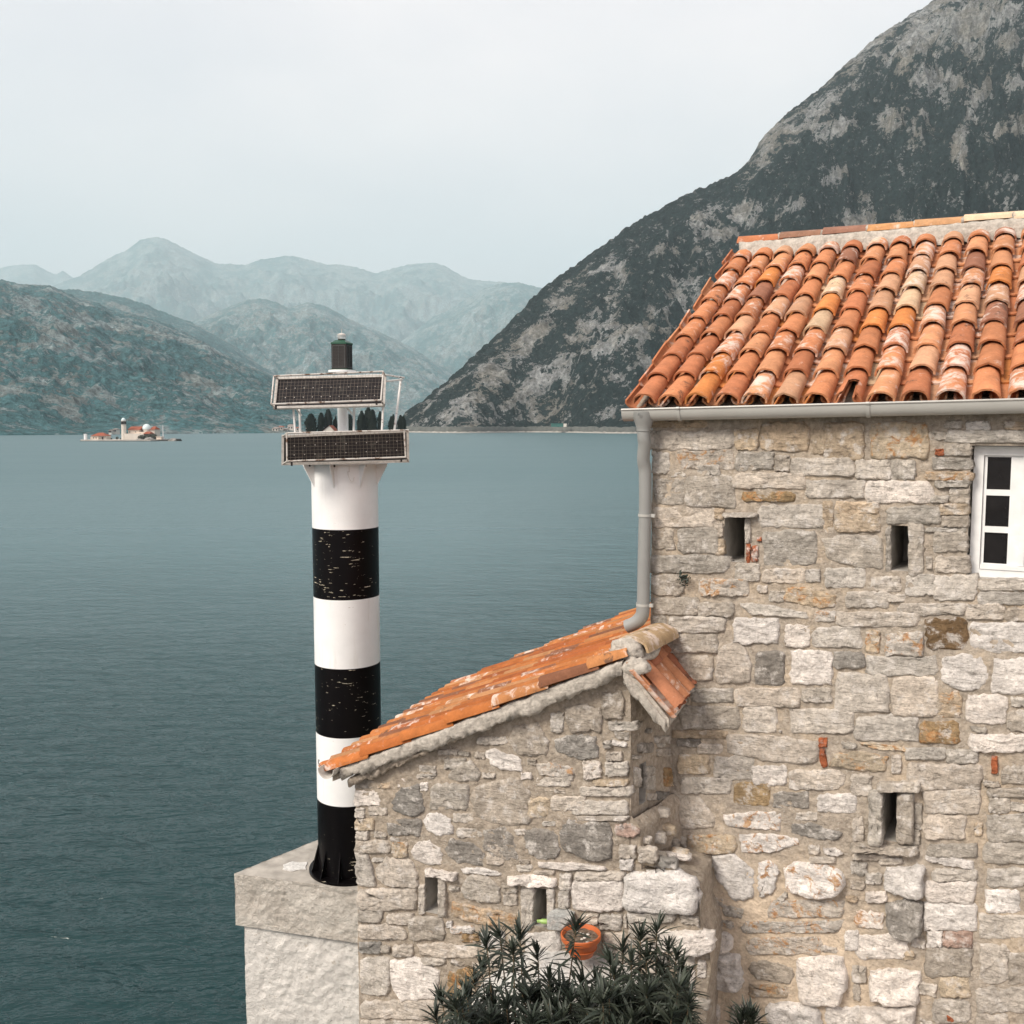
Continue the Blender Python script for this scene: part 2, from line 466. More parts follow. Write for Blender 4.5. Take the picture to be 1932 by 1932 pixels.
# the big right mountain
RC = [(736, 812), (770, 780), (840, 722), (900, 668), (960, 612), (1020, 548), (1100, 490), (1170, 440), (1230, 402), (1290, 370), (1340, 350), (1390, 326), (1415, 300), (1440, 258), (1470, 226), (1500, 203),
      (1545, 170), (1580, 134), (1615, 105), (1650, 72), (1700, 40), (1760, 2), (1830, -40), (1932, -95), (2100, -150), (2300, -120), (2600, -40), (2900, 80)]
RD = [947 + 833 * min(1, max(0, (u - 736) / 1150.0)) for u, v in RC]
def shore_right(s, c, P):
    uu = 736 + (c[0] - 736) * 1.04
    D = 927 - 60 * np.clip((uu - 736) / 500, 0, 1) + 40 * math.sin(uu * 0.02)
    return at_dist(uu, 800, D) * np.array([1, 1, 0])
BARE = [(1320, 550, 62, 55, 0, 1), (1060, 590, 95, 55, -20, .9), (1440, 590, 45, 80, 20, .8), (1560, 460, 40, 28, 0, .7), (1540, 370, 150, 55, 15, .9), (1690, 500, 30, 120, 18, .8), (1640, 700, 36, 95, -5, .9), (1750, 420, 26, 70, 20, .7),
        (1860, 590, 120, 65, -15, .9), (890, 940, 60, 32, -40, .9), (1040, 820, 62, 34, -35, .8), (1190, 1010, 100, 36, -15, .8), (1370, 1000, 60, 30, 0, .6), (470, 985, 85, 40, -25, .8), (650, 970, 75, 60, 30, .8), (450, 880, 55, 26, 0, .7), (70, 1230, 70, 60, -30, .9),
        (1700, 110, 180, 100, -30, .95), (1850, 60, 110, 60, 0, .9), (1840, 190, 55, 40, 0, .8), (1700, 240, 60, 70, 20, .8), (1440, 200, 180, 60, -40, .8), (1000, 500, 230, 40, -45, .75), (760, 660, 90, 40, -60, .8), (1910, 400, 60, 50, 0, .8), (1740, 900, 60, 30, 0, .6), (1020, 760, 70, 22, -40, .7),
        (560, 1070, 60, 30, 0, .5), (250, 1130, 60, 26, -35, .5), (-180, 1400, 200, 60, -42, .7), (-330, 1560, 160, 50, -42, .7), (-60, 1480, 130, 60, -40, .6), (-480, 1700, 160, 60, -42, .7), (60, 1560, 140, 60, -40, .6), (-250, 1720, 150, 50, -38, .6), (230, 1480, 100, 50, -40, .6), (-600, 1830, 140, 40, -35, .7), (150, 1700, 120, 50, -30, .5)]
def veg_right(V, W, tt, Hc):
    # rock ribs that run up the slope, more bare rock towards the summit
    ca, sa = math.cos(R(40)), math.sin(R(40))
    x, z = W[:, 0], V[:, 2]
    al, ac = (x * ca + z * sa), (-x * sa + z * ca)
    q = np.stack([al / 167.0, ac / 57.0, W[:, 1] / 333.0], 1)
    a = fbm(q, 5, 0.6)
    a2 = fbm(W / 25.0, 4, 0.65)
    up = np.clip((V[:, 2] - 280) / 467.0, 0, 1)
    low = np.clip(1 - V[:, 2] / 253.0, 0, 1) * np.clip((467 - V[:, 0]) / 333.0, 0, 1)
    edge = np.clip((tt - 0.86) / 0.1, 0, 1) * np.clip((433 - V[:, 2]) / 133, 0, 1)
    shore = np.clip((0.05 - tt) / 0.03, 0, 1)
    d = V - CAM
    dep = d[:, 1] * CP - d[:, 2] * SP
    pu = 966 + F * d[:, 0] / dep
    pv = 966 - F * (d[:, 1] * SP + d[:, 2] * CP) / dep
    rock = np.zeros(len(V))
    for cx, cy, rx, ry, rot, k in BARE:
        qx, qy = (1500 + cx / 1.8226) / 1.32505, cy / 1.8226 / 1.32505
        dx, dy = (pu - qx) * 2.415, (pv - qy) * 2.415
        c_, s_ = math.cos(R(rot)), math.sin(R(rot))
        rr = np.hypot((dx * c_ + dy * s_) / rx, (-dx * s_ + dy * c_) / ry)
        rock = np.maximum(rock, np.clip(1.45 - rr, 0, 1) * k)
    cliff = np.clip((tt - 0.80) / 0.08, 0, 1) * np.clip((V[:, 2] - 280) / 40, 0, 1) * 0.45
    rock = np.maximum(rock, np.where(tt <= 1, cliff, 0))
    return np.clip(0.98 - 0.34 * up - 0.24 * low - 0.86 * rock + 0.9 * a + 1.05 * a2 + edge * 0.5 + shore * 0.6, -0.2, 1.25)
ridge('mountain', 'steep dark scrub covered mountain with pale bare rock filling the upper right', [(u, v, d) for (u, v), d in zip(RC, RD)], shore_right, 760, 440, MT_R, 155, veg_right, 4.6, 9, 1.12, 3.6, gamp=0.22)

# pale shore line and road wall under the right mountain
def shore_strip(name, label, u0, u1, D, dz0, dz1, depth, mat, n, rough):
    V = []
    us = np.linspace(u0, u1, n)
    for k, u in enumerate(us):
        DD = D - 60 * np.clip((u - 736) / 500, 0, 1) + 40 * math.sin(u * 0.02)
        p = at_dist(u, 800, DD)
        q = at_dist(u, 800, DD + depth)
        hh = dz1 * (1 + rough * mn.noise(Vector((u * 0.31, 3, 1))))
        V += [(p[0], p[1], dz0), (p[0], p[1], hh), (q[0], q[1], hh * 1.05), (q[0], q[1], dz0)]
    return props(link(name, quads_mesh(name, V, grid_quads(n, 4), mat, False)), label, kind='structure')
SHORE = plain('shore_rock', (0.33, 0.31, 0.28), 0.9, 0.35, 0.4)
ROADW = plain('road_wall', (0.10, 0.105, 0.095), 0.9, 0.35, 0.2)
shore_strip('shore', 'pale stony shoreline at the foot of the right mountain', 742, 2300, 915, -1, 1.2, 10, SHORE, 400, 0.7)
shore_strip('embankment', 'dark bushy road embankment above the right shore', 760, 2300, 924, 0, 5.5, 20, ROADW, 300, 0.25)

# haze
hz = NM('haze')
pv = hz.n('VolumePrincipled', {'Color': (0.70, 0.872, 0.935), 'Density': 0.000090, 'Anisotropy': 0.0})
hz.t.links.new(pv.outputs[0], hz.o.inputs['Volume'])
hb = MB()
hb.box((0, 10650, 1970), (50000, 24400, 4060))
props(hb.build('haze', hz.m), 'thin pale haze over the bay', kind='stuff')
# ================================================================== MATERIALS FOR THE BUILDINGS
def stone_mat():
    g = NM('stone')
    v = g.coord('Object', rnd=True)
    oi = g.n('ObjectInfo')
    base, rust = oi.outputs['Color'], oi.outputs['Alpha']
    n1 = g.noise(v, 7, 7, 0.62)
    n2 = g.noise(v, 34, 6, 0.65)
    vz = g.n('Mapping', {'Vector': v, 'Scale': (5, 5, 34), 'Rotation': (R(4), R(5), 0)}).outputs[0]
    st = g.noise(vz, 1.0, 5, 0.6, 0.6)
    c = g.scale_col(base, g.ramp(n1, 0.28, 0.72, 0.68, 1.28, False))
    c = g.scale_col(c, g.ramp(n2, 0.3, 0.7, 0.72, 1.25, False))
    c = g.mix(g.math('MULTIPLY', g.ramp(g.noise(v, 11, 6, 0.7), 0.50, 0.66), 0.75), c, (0.74, 0.70, 0.65))
    c = g.mix(g.math('MULTIPLY', g.ramp(g.noise(v, 16, 7, 0.72), 0.56, 0.66), 0.55), c, (0.17, 0.15, 0.125))
    rn = g.math('ADD', g.noise(v, 13, 6, 0.7, 0.8), g.math('MULTIPLY', rust, 0.24))
    c = g.mix(g.ramp(rn, 0.67, 0.80, 0, 0.9), c, g.mix(g.ramp(n2, 0.35, 0.65), (0.44, 0.20, 0.07), (0.56, 0.36, 0.19)))
    c = g.mix(g.ramp(g.noise(v, 90, 3, 0.6), 0.66, 0.72, 0, 0.6), c, (0.10, 0.09, 0.075))
    vr = g.n('TexVoronoi', {'Vector': g.n('Mapping', {'Vector': v, 'Scale': (1, 1, 1.9)}).outputs[0], 'Scale': 9.0}, feature='DISTANCE_TO_EDGE').outputs['Distance']
    crack = g.ramp(g.math('ADD', vr, g.math('MULTIPLY', n2, 0.05)), 0.02, 0.055)
    b = g.bump(g.noise(v, 14, 9, 0.70), 1.0, 0.045)
    b = g.bump(st, 0.8, 0.022, b)
    b = g.bump(crack, 0.35, 0.006, b)
    b = g.bump(g.noise(v, 75, 5, 0.7), 0.7, 0.006, b)
    return g.done(c, 0.92, b, Specular_IOR_Level=0.2)
STONE = stone_mat()

def mortar_mat(name, col, warm, patch=None):
    g = NM(name)
    v = g.coord('Object')
    n1 = g.noise(v, 2.2, 6, 0.6)
    n2 = g.noise(v, 24, 7, 0.65)
    c = g.mix(g.ramp(n1, 0.46, 0.66), col, warm)
    c = g.scale_col(c, g.ramp(n2, 0.28, 0.72, 0.62, 1.28, False))
    c = g.mix(g.ramp(g.noise(v, 55, 4, 0.6), 0.60, 0.68, 0, 0.55), c, (0.62, 0.58, 0.52))
    c = g.mix(g.ramp(g.noise(v, 6, 7, 0.7), 0.56, 0.68, 0, 0.5), c, (0.50, 0.46, 0.40))
    c = g.mix(g.ramp(g.noise(v, 5.3, 6, 0.7, 0.3), 0.60, 0.72, 0, 0.5), c, (0.19, 0.165, 0.135))
    if patch:        # an area pointed with paler sandy mortar
        (px_, pz_, rx_, rz_, pc_) = patch
        s3 = g.n('SeparateXYZ', {'Vector': v}).outputs
        dx_ = g.math('DIVIDE', g.math('SUBTRACT', s3['X'], px_), rx_)
        dz_ = g.math('DIVIDE', g.math('SUBTRACT', s3['Z'], pz_), rz_)
        dd_ = g.math('SQRT', g.math('ADD', g.math('MULTIPLY', dx_, dx_), g.math('MULTIPLY', dz_, dz_)))
        dd_ = g.math('ADD', dd_, g.math('MULTIPLY', g.math('SUBTRACT', n1, 0.5), 1.2))
        c = g.mix(g.ramp(dd_, 0.7, 1.15, 0.85, 0.0), c, g.scale_col(pc_, g.ramp(n2, 0.28, 0.72, 0.75, 1.2, False)))
    b = g.bump(g.noise(v, 13, 9, 0.68), 1.0, 0.040)
    b = g.bump(g.noise(v, 120, 4, 0.6), 0.7, 0.004, b)
    return g.done(c, 0.95, b, Specular_IOR_Level=0.15)
MORTAR = mortar_mat('mortar', (0.42, 0.365, 0.30), (0.52, 0.43, 0.325), (1.05, 0.85, 0.85, 0.95, (0.66, 0.545, 0.415)))
MORTAR2 = mortar_mat('mortar_grey', (0.39, 0.335, 0.27), (0.44, 0.37, 0.29))
LIME = mortar_mat('lime_plaster', (0.52, 0.48, 0.42), (0.56, 0.52, 0.46))

def tile_mat():
    g = NM('terracotta')
    v = g.coord('Object', rnd=True)
    oi = g.n('ObjectInfo')
    base, lime = oi.outputs['Color'], oi.outputs['Alpha']
    n1 = g.noise(v, 9, 6, 0.6)
    n2 = g.noise(v, 50, 5, 0.65)
    c = g.scale_col(base, g.ramp(n1, 0.28, 0.72, 0.78, 1.2, False))
    c = g.scale_col(c, g.ramp(n2, 0.3, 0.7, 0.88, 1.12, False))
    ln = g.math('ADD', g.noise(v, 10, 7, 0.68, 0.5), g.math('MULTIPLY', lime, 0.28))
    c = g.mix(g.ramp(ln, 0.62, 0.82, 0, 0.85), c, (0.66, 0.56, 0.49))
    dk = g.math('ADD', g.noise(v, 8, 8, 0.72, 0.4), g.math('MULTIPLY', g.math('SUBTRACT', oi.outputs['Random'], 0.5), 0.17))
    c = g.mix(g.ramp(dk, 0.62, 0.72, 0, 0.8), c, (0.075, 0.052, 0.04))
    b = g.bump(g.noise(v, 40, 6, 0.65), 0.5, 0.006)
    b = g.bump(g.noise(v, 9, 5, 0.6), 0.4, 0.012, b)
    return g.done(c, 0.85, b, Specular_IOR_Level=0.25)
TILE = tile_mat()
WOODW = plain('white_window_paint', (0.74, 0.75, 0.74), 0.5, 0.10, 9, 0.25)
GLASS_DARK = plain('window_glass', (0.010, 0.009, 0.009), 0.06, 0.6, 5, Specular_IOR_Level=0.3)
PVC = plain('grey_gutter', (0.40, 0.40, 0.375), 0.35, 0.06, 4)
PVC2 = plain('grey_downpipe', (0.255, 0.26, 0.25), 0.4, 0.07, 5)
INNER = plain('slit_plaster', (0.38, 0.36, 0.325), 0.95, 0.3, 9, 0.6)
BRICKR = (0.36, 0.12, 0.06)
TONE = {'W': (0.79, 0.74, 0.685), 'L': (0.58, 0.525, 0.455), 'G': (0.455, 0.41, 0.35), 'D': (0.30, 0.28, 0.25), 'T': (0.54, 0.43, 0.31), 'B': (0.18, 0.115, 0.06),
        'O': (0.36, 0.255, 0.14), 'P': (0.44, 0.31, 0.25), 'R': (0.40, 0.13, 0.06), 'C': (0.57, 0.47, 0.345)}

# ================================================================== WALL FRAMES
class Frame:
    """a wall plane in a thing's own axes: point = o + A*a + Z*z + N*h"""
    def __init__(s, M, o, A, N):
        s.M, s.o, s.A, s.N = M, Vector(o), Vector(A), Vector(N)
        s.wo = np.array(M @ s.o)
        m3 = M.to_3x3()
        s.wA, s.wN = np.array(m3 @ s.A), np.array(m3 @ s.N)
    def px(s, u, v, h=0.0):
        p = on_plane(u, v, s.wo + s.wN * h, s.wN)
        q = p - s.wo
        return float(np.dot(q, s.wA)), float(q[2])
    def pt(s, a, z, h=0.0):
        return s.o + s.A * a + Vector((0, 0, 1)) * z + s.N * h

def stone_outline(poly, n=24, seed=0, rough=0.05):
    """round and roughen a pixel polygon (or a box as 4 corners)"""
    rnd = random.Random(seed)
    P = np.array(poly, float)
    c = P.mean(0)
    m = len(P)
    seg = np.linalg.norm(np.roll(P, -1, 0) - P, axis=1)
    cum = np.concatenate([[0], np.cumsum(seg)])
    out = []
    per = cum[-1]
    ph = rnd.uniform(0, 50)
    for k in range(n):
        d = per * k / n
        i = min(np.searchsorted(cum, d, 'right') - 1, m - 1)
        t = (d - cum[i]) / max(seg[i], 1e-6)
        p = P[i] * (1 - t) + P[(i + 1) % m] * t
        # pull in near the corners
        e = min(t, 1 - t) * seg[i]
        r = min(seg) * 0.32
        if m <= 5 and e < r:
            p = p + (c - p) * 0.07 * rnd.uniform(0.2, 1.6) * (1 - e / r) ** 2
        ang = 2 * math.pi * k / n
        q = (p - c) * (1 + rough * 2.0 * mn.noise(Vector((1.6 * math.cos(ang), 1.6 * math.sin(ang), ph))) + rough * 1.3 * mn.noise(Vector((4.6 * math.cos(ang), 4.6 * math.sin(ang), ph + 9))))
        q = q + np.array([mn.noise(Vector((k * 0.83, ph, 2))), mn.noise(Vector((k * 0.83, ph, 7)))]) * min(4.0, 0.09 * min(np.ptp(P[:, 0]), np.ptp(P[:, 1])) + 1.0)
        out.append(c + q)
    return np.array(out)

RINGS = ((1.14, -0.030), (1.075, -0.002), (1.035, 0.55), (0.97, 0.88), (0.86, 0.98), (0.70, 1.0), (0.50, 1.0), (0.26, 1.0))
def build_stone(fr, poly_px, tone, rust, parent, seed, H=None, name='stone', rough=0.05):
    rnd = random.Random(seed * 7 + 1)
    out = stone_outline(poly_px, 34, seed, rough)
    pts = np.array([fr.px(u, v) for u, v in out])
    c = pts.mean(0)
    q = pts - c
    size = math.sqrt(abs(np.ptp(q[:, 0]) * np.ptp(q[:, 1])))
    if H is None: H = rnd.uniform(0.006, 0.013) + 0.010 * size
    lam = rnd.uniform(0.0, 0.010) if rnd.random() < 0.6 else 0.0
    lamf = rnd.uniform(16, 34)
    tx, tz = rnd.uniform(-1, 1) * H * 0.5, rnd.uniform(-1, 1) * H * 0.5
    sx, sz = np.ptp(q[:, 0]) / 2 + 1e-4, np.ptp(q[:, 1]) / 2 + 1e-4
    off = Vector((rnd.uniform(0, 90), rnd.uniform(0, 90), rnd.uniform(0, 90)))
    V, n = [], len(q)
    A, N = fr.A, fr.N
    for s, hp in RINGS:
        for k in range(n):
            a, z = q[k] * s
            nv = Vector((a, z * 1.3, 0))
            h = hp * H if hp > 0 else hp
            if hp > 0:
                w = hp
                h += w * (tx * a / sx + tz * z / sz)
                h += w * (0.35 * H + 0.006) * mn.noise(nv * 9 + off) + w * 0.011 * mn.noise(nv * 26 + off) + w * (0.3 * H + 0.010) * (0.4 - abs(mn.noise(nv * 13 - off))) + w * lam * ((z * lamf + 1.2 * mn.noise(nv * 6 + off)) % 1.0 - 0.5)
            V.append(A * a + Vector((0, 0, z)) + N * h)
    h = H * (1 + 0.3 * mn.noise(off))
    V.append(N * h)
    # closed behind, inside the wall
    V.append(N * -0.06)
    Fc = []
    nr = len(RINGS)
    for r in range(nr - 1):
        for k in range(n):
            k2 = (k + 1) % n
            Fc.append((r * n + k, r * n + k2, (r + 1) * n + k2, (r + 1) * n + k))
    ci = nr * n
    for k in range(n):
        Fc.append(((nr - 1) * n + k, (nr - 1) * n + (k + 1) % n, ci))
        Fc.append(((k + 1) % n, k, ci + 1))
    # orient outwards
    a, b, cc = (Vector(V[i]) for i in Fc[0][:3])
    me = mesh(name, V, Fc, STONE, True)
    if me.polygons[n * (nr - 2) + 2].normal.dot(N) < 0: me.flip_normals()
    o = link(name, me, parent, fr.pt(c[0], c[1]))
    tc_ = TONE[tone]
    j = rnd.uniform(0.88, 1.12)
    wv = rnd.uniform(-0.03, 0.03)
    o.color = (tc_[0] * j * (1 + wv), tc_[1] * j, tc_[2] * j * (1 - wv), rust)
    return o

def parse(crop, txt):
    """'x0 y0 x1 y1 T' boxes or 'x,y x,y ... T' polygons in crop pixels; lower-case r = rust, ^ = stands proud"""
    res = []
    for ln in txt.replace('\n', ';').split(';'):
        tk = ln.split()
        if not tk: continue
        t = tk[-1]
        tone, rust, proud = t[0], 0.68 if 'r' in t else 0.0, '^' in t
        if ',' in tk[0]: P = [tuple(map(float, k.split(','))) for k in tk[:-1]]
        else:
            x0, y0, x1, y1 = map(float, tk[:4])
            P = [(x0, y0), (x1, y0), (x1, y1), (x0, y1)]
        res.append(([crop(*p) for p in P], tone, rust, proud))
    return res

class Mask:
    """which pixels of the 1932 frame are already covered by stones (coarse)"""
    def __init__(s, S=3): s.S = S; s.m = np.zeros((2200 // S, 2300 // S), bool)
    def box(s, P, g=0):
        P = np.array(P)
        x0, y0 = np.maximum(P.min(0) - g, 0) / s.S
        x1, y1 = (P.max(0) + g) / s.S
        return slice(int(y0), int(y1) + 1), slice(int(x0), int(x1) + 1)
    def fill(s, P):
        P = np.array(P)
        ys, xs = s.box(P)
        yy, xx = np.mgrid[ys, xs]
        pts = np.stack([(xx + .5) * s.S, (yy + .5) * s.S], -1)
        ins = np.zeros(yy.shape, bool)
        n = len(P)
        for i in range(n):
            a, b = P[i], P[(i + 1) % n]
            if a[1] == b[1]: continue
            cond = (pts[..., 1] > min(a[1], b[1])) & (pts[..., 1] <= max(a[1], b[1]))
            xi = a[0] + (pts[..., 1] - a[1]) / (b[1] - a[1]) * (b[0] - a[0])
            ins ^= cond & (pts[..., 0] < xi)
        sub = s.m[ys, xs]
        s.m[ys, xs] |= ins[:sub.shape[0], :sub.shape[1]]
    def free(s, P, g=3): return not s.m[s.box(P, g)].any()

def mortar_grid(fr, a0, a1, z0, z1, step, holes, mat, parent, name, edge_fn=None, amp=1.0, seed=0, bulge=0.0):
    As = np.unique(np.round(np.concatenate([np.arange(a0, a1, step), [a1]] + [[h[0], h[1]] for h in holes]), 4))
    Zs = np.unique(np.round(np.concatenate([np.arange(z0, z1, step), [z1]] + [[h[2], h[3]] for h in holes]), 4))
    As, Zs = As[(As >= a0) & (As <= a1)], Zs[(Zs >= z0) & (Zs <= z1)]
    a, z = np.meshgrid(As, Zs, indexing='ij')
    if edge_fn is not None: a, z = edge_fn(a, z)
    W = np.stack([a.ravel(), z.ravel() * 1.2, np.full(a.size, seed * 3.7)], 1)
    h = amp * (0.022 * fbm(W * 3.0, 4) + 0.014 * fbm(W * 11, 4, 0.6) - 0.004)
    if bulge: h = h + bulge * fbm(W * 0.9 + 5, 2)
    h = h.reshape(a.shape)
    for b in holes:      # flush at the openings
        d = np.maximum(np.maximum(b[0] - a, a - b[1]), np.maximum(b[2] - z, z - b[3]))
        h *= np.clip(np.maximum(d, 0) / 0.06, 0, 1)
    ca, cz = (As[1:] + As[:-1]) / 2, (Zs[1:] + Zs[:-1]) / 2
    keep = np.ones((len(ca), len(cz)), bool)
    for b in holes:
        keep &= ~(((ca > b[0]) & (ca < b[1]))[:, None] & ((cz > b[2]) & (cz < b[3]))[None, :])
    O, A, N = np.array(fr.o), np.array(fr.A), np.array(fr.N)
    V = O + a.reshape(-1, 1) * A + z.reshape(-1, 1) * np.array([0, 0, 1]) + h.reshape(-1, 1) * N
    flip = Vector(A).cross(Vector((0, 0, 1))).dot(Vector(N)) < 0
    me = quads_mesh(name, V, grid_quads(len(As), len(Zs), keep, flip), mat, True)
    return link(name, me, parent)

def slit(fr, hole, parent, depth=0.55, skew=0.0):
    """recess behind an opening: four reveals and a back"""
    a0, a1, z0, z1 = hole
    V = [fr.pt(a, z, h) for h, k in ((0.0, 0), (-depth, 1)) for a, z in ((a0 + skew * k, z0), (a1 + skew * k, z0), (a1 + skew * k, z1), (a0 + skew * k, z1))]
    me = mesh('slit_opening', V, [(0, 1, 5, 4), (1, 2, 6, 5), (2, 3, 7, 6), (3, 0, 4, 7), (4, 5, 6, 7)], INNER, False)
    return link('slit_opening', me, parent)

def hole_of(fr, crop, x0, y0, x1, y1):
    (a0, z1), (a1, z0) = fr.px(*crop(x0, y0)), fr.px(*crop(x1, y1))
    return (a0, a1, z0, z1)

# ================================================================== HOUSE
BASEZ = 2.9
TH = R(28)
y0 = 7.6
C0 = on_plane(1232, 800, (0, y0, 0), np.array([0, 1.0, 0]))
house = empty('stone_house', (C0[0], C0[1], BASEZ), -TH, 'tall rubble stone house with terracotta tiled roof, grey gutter and white window', 'house')
MH = Matrix.Translation((C0[0], C0[1], BASEZ)) @ Matrix.Rotation(-TH, 4, 'Z')
FH = Frame(MH, (0, 0, 0), (1, 0, 0), (0, -1, 0))
HW = 3.55                       # wall length, runs on past the right edge of the frame
z_top = FH.px(1300, 786)[1]
slits_h = [hole_of(FH, CA, 426, 585, 526, 818), hole_of(FH, CA, 1264, 630, 1350, 862), hole_of(FH, CB, 1226, 418, 1291, 695)]
wa0, wz1 = FH.px(*CA(1668, 228))
_, wz0 = FH.px(*CA(1700, 897))
WIN_W = 1.16
win_hole = (wa0, wa0 + WIN_W, wz0, wz1)
wall = mortar_grid(FH, 0, HW, -0.4, z_top + 0.12, 0.016, slits_h + [win_hole], MORTAR, house, 'wall', bulge=0.02, seed=1)
for h in slits_h: slit(FH, h, wall, skew=0.03)

HS = parse(CA, '''60 100 330 138 T;45 156 460 248 L;478 150 590 252 C;610 118 845 258 T;870 150 925 270 T;930 120 1125 298 T;1162 116 1440 290 Cr;1455 160 1540 200 L;1545 152 1960 214 L
62 264 150 370 L;190 252 470 345 Lr;290 325 400 380 L;485 264 668 350 G;680 280 755 358 G;762 292 1070 383 L;1087 302 1260 398 L;1264 304 1384 398 G;1535 220 1668 280 G;1472 292 1668 348 G;1440 360 1665 405 Tr;1490 405 1655 440 G;1560 445 1655 520 G;1486 247 1528 278 R
75 400 226 528 G;232 382 468 538 G;482 366 820 446 L;515 462 765 510 Or;845 403 1133 493 L;1144 408 1458 515 W
66 538 368 640 L;376 545 424 600 T;372 620 420 690 L;376 700 424 780 T;426 566 590 588 G^;600 532 918 640 L;922 505 972 670 T;984 514 1204 572 T;984 574 1204 662 T;1244 537 1508 622 G;1512 522 1655 578 T;1518 582 1650 640 G
66 645 168 750 G;197 642 388 768 G;627 665 893 830 G;927,700 990,680 1205,690 1210,850 1090,835 935,790 G;1238 642 1263 865 G;1352 622 1424 880 G;1432 642 1640 664 G;1478 664 1648 762 G;1490 787 1655 868 L;1440 790 1470 850 L;530 600 556 720 L;536 725 556 820 R;562 735 594 815 R;590 690 612 710 R
62 783 428 868 G;62 882 218 980 G;482 822 598 910 G;622 847 828 920 L;832 852 905 915 L;934 847 1128 944 L;1162 887 1308 960 L;1338 882 1485 983 L;1486 885 1690 1008 L
300 902 540 984 Lr;592 934 640 970 L;652 962 728 1015 G;732,945 800,940 980,985 985,1040 900,1045 735,1012 Cr;1037 962 1248 1044 L;1242 977 1330 1014 L;72 998 288 1080 G;292 1022 463 1088 G;500,1022 640,1030 845,1070 840,1100 560,1075 L;880 1062 985 1114 Lr;1002 1068 1408 1138 L;1297 1024 1638 1080 L;1642 1028 1830 1104 L;1837 1048 1990 1114 G;1707 902 1990 958 L;1712 964 1990 1028 L
65 1088 130 1170 G;156 1092 424 1168 L;472 1100 694 1220 W;732 1130 856 1238 W;872 1142 1103 1243 L;1137 1160 1206 1270 Cr;1234 1168 1418 1284 Lr;1440 1102 1638 1250 B;1664 1124 1960 1268 W
76 1182 383 1270 G;192 1292 363 1408 G;387,1300 410,1245 470,1230 530,1260 560,1330 545,1420 390,1415 L;582 1266 723 1430 D;762 1266 965 1428 W;977 1268 1128 1348 D;1153 1292 1488 1384 L;1520,1300 1600,1282 1720,1290 1752,1350 1740,1420 1690,1462 1560,1440 1522,1400 W;1778 1298 1990 1468 W
484 1452 798 1540 L;814 1448 958 1518 G;987 1384 1253 1568 L;1273 1398 1498 1590 L;1506 1470 1612 1600 Tr;1648 1484 1838 1626 W;262 1454 468 1518 G;700 1660 712 1670 L''')
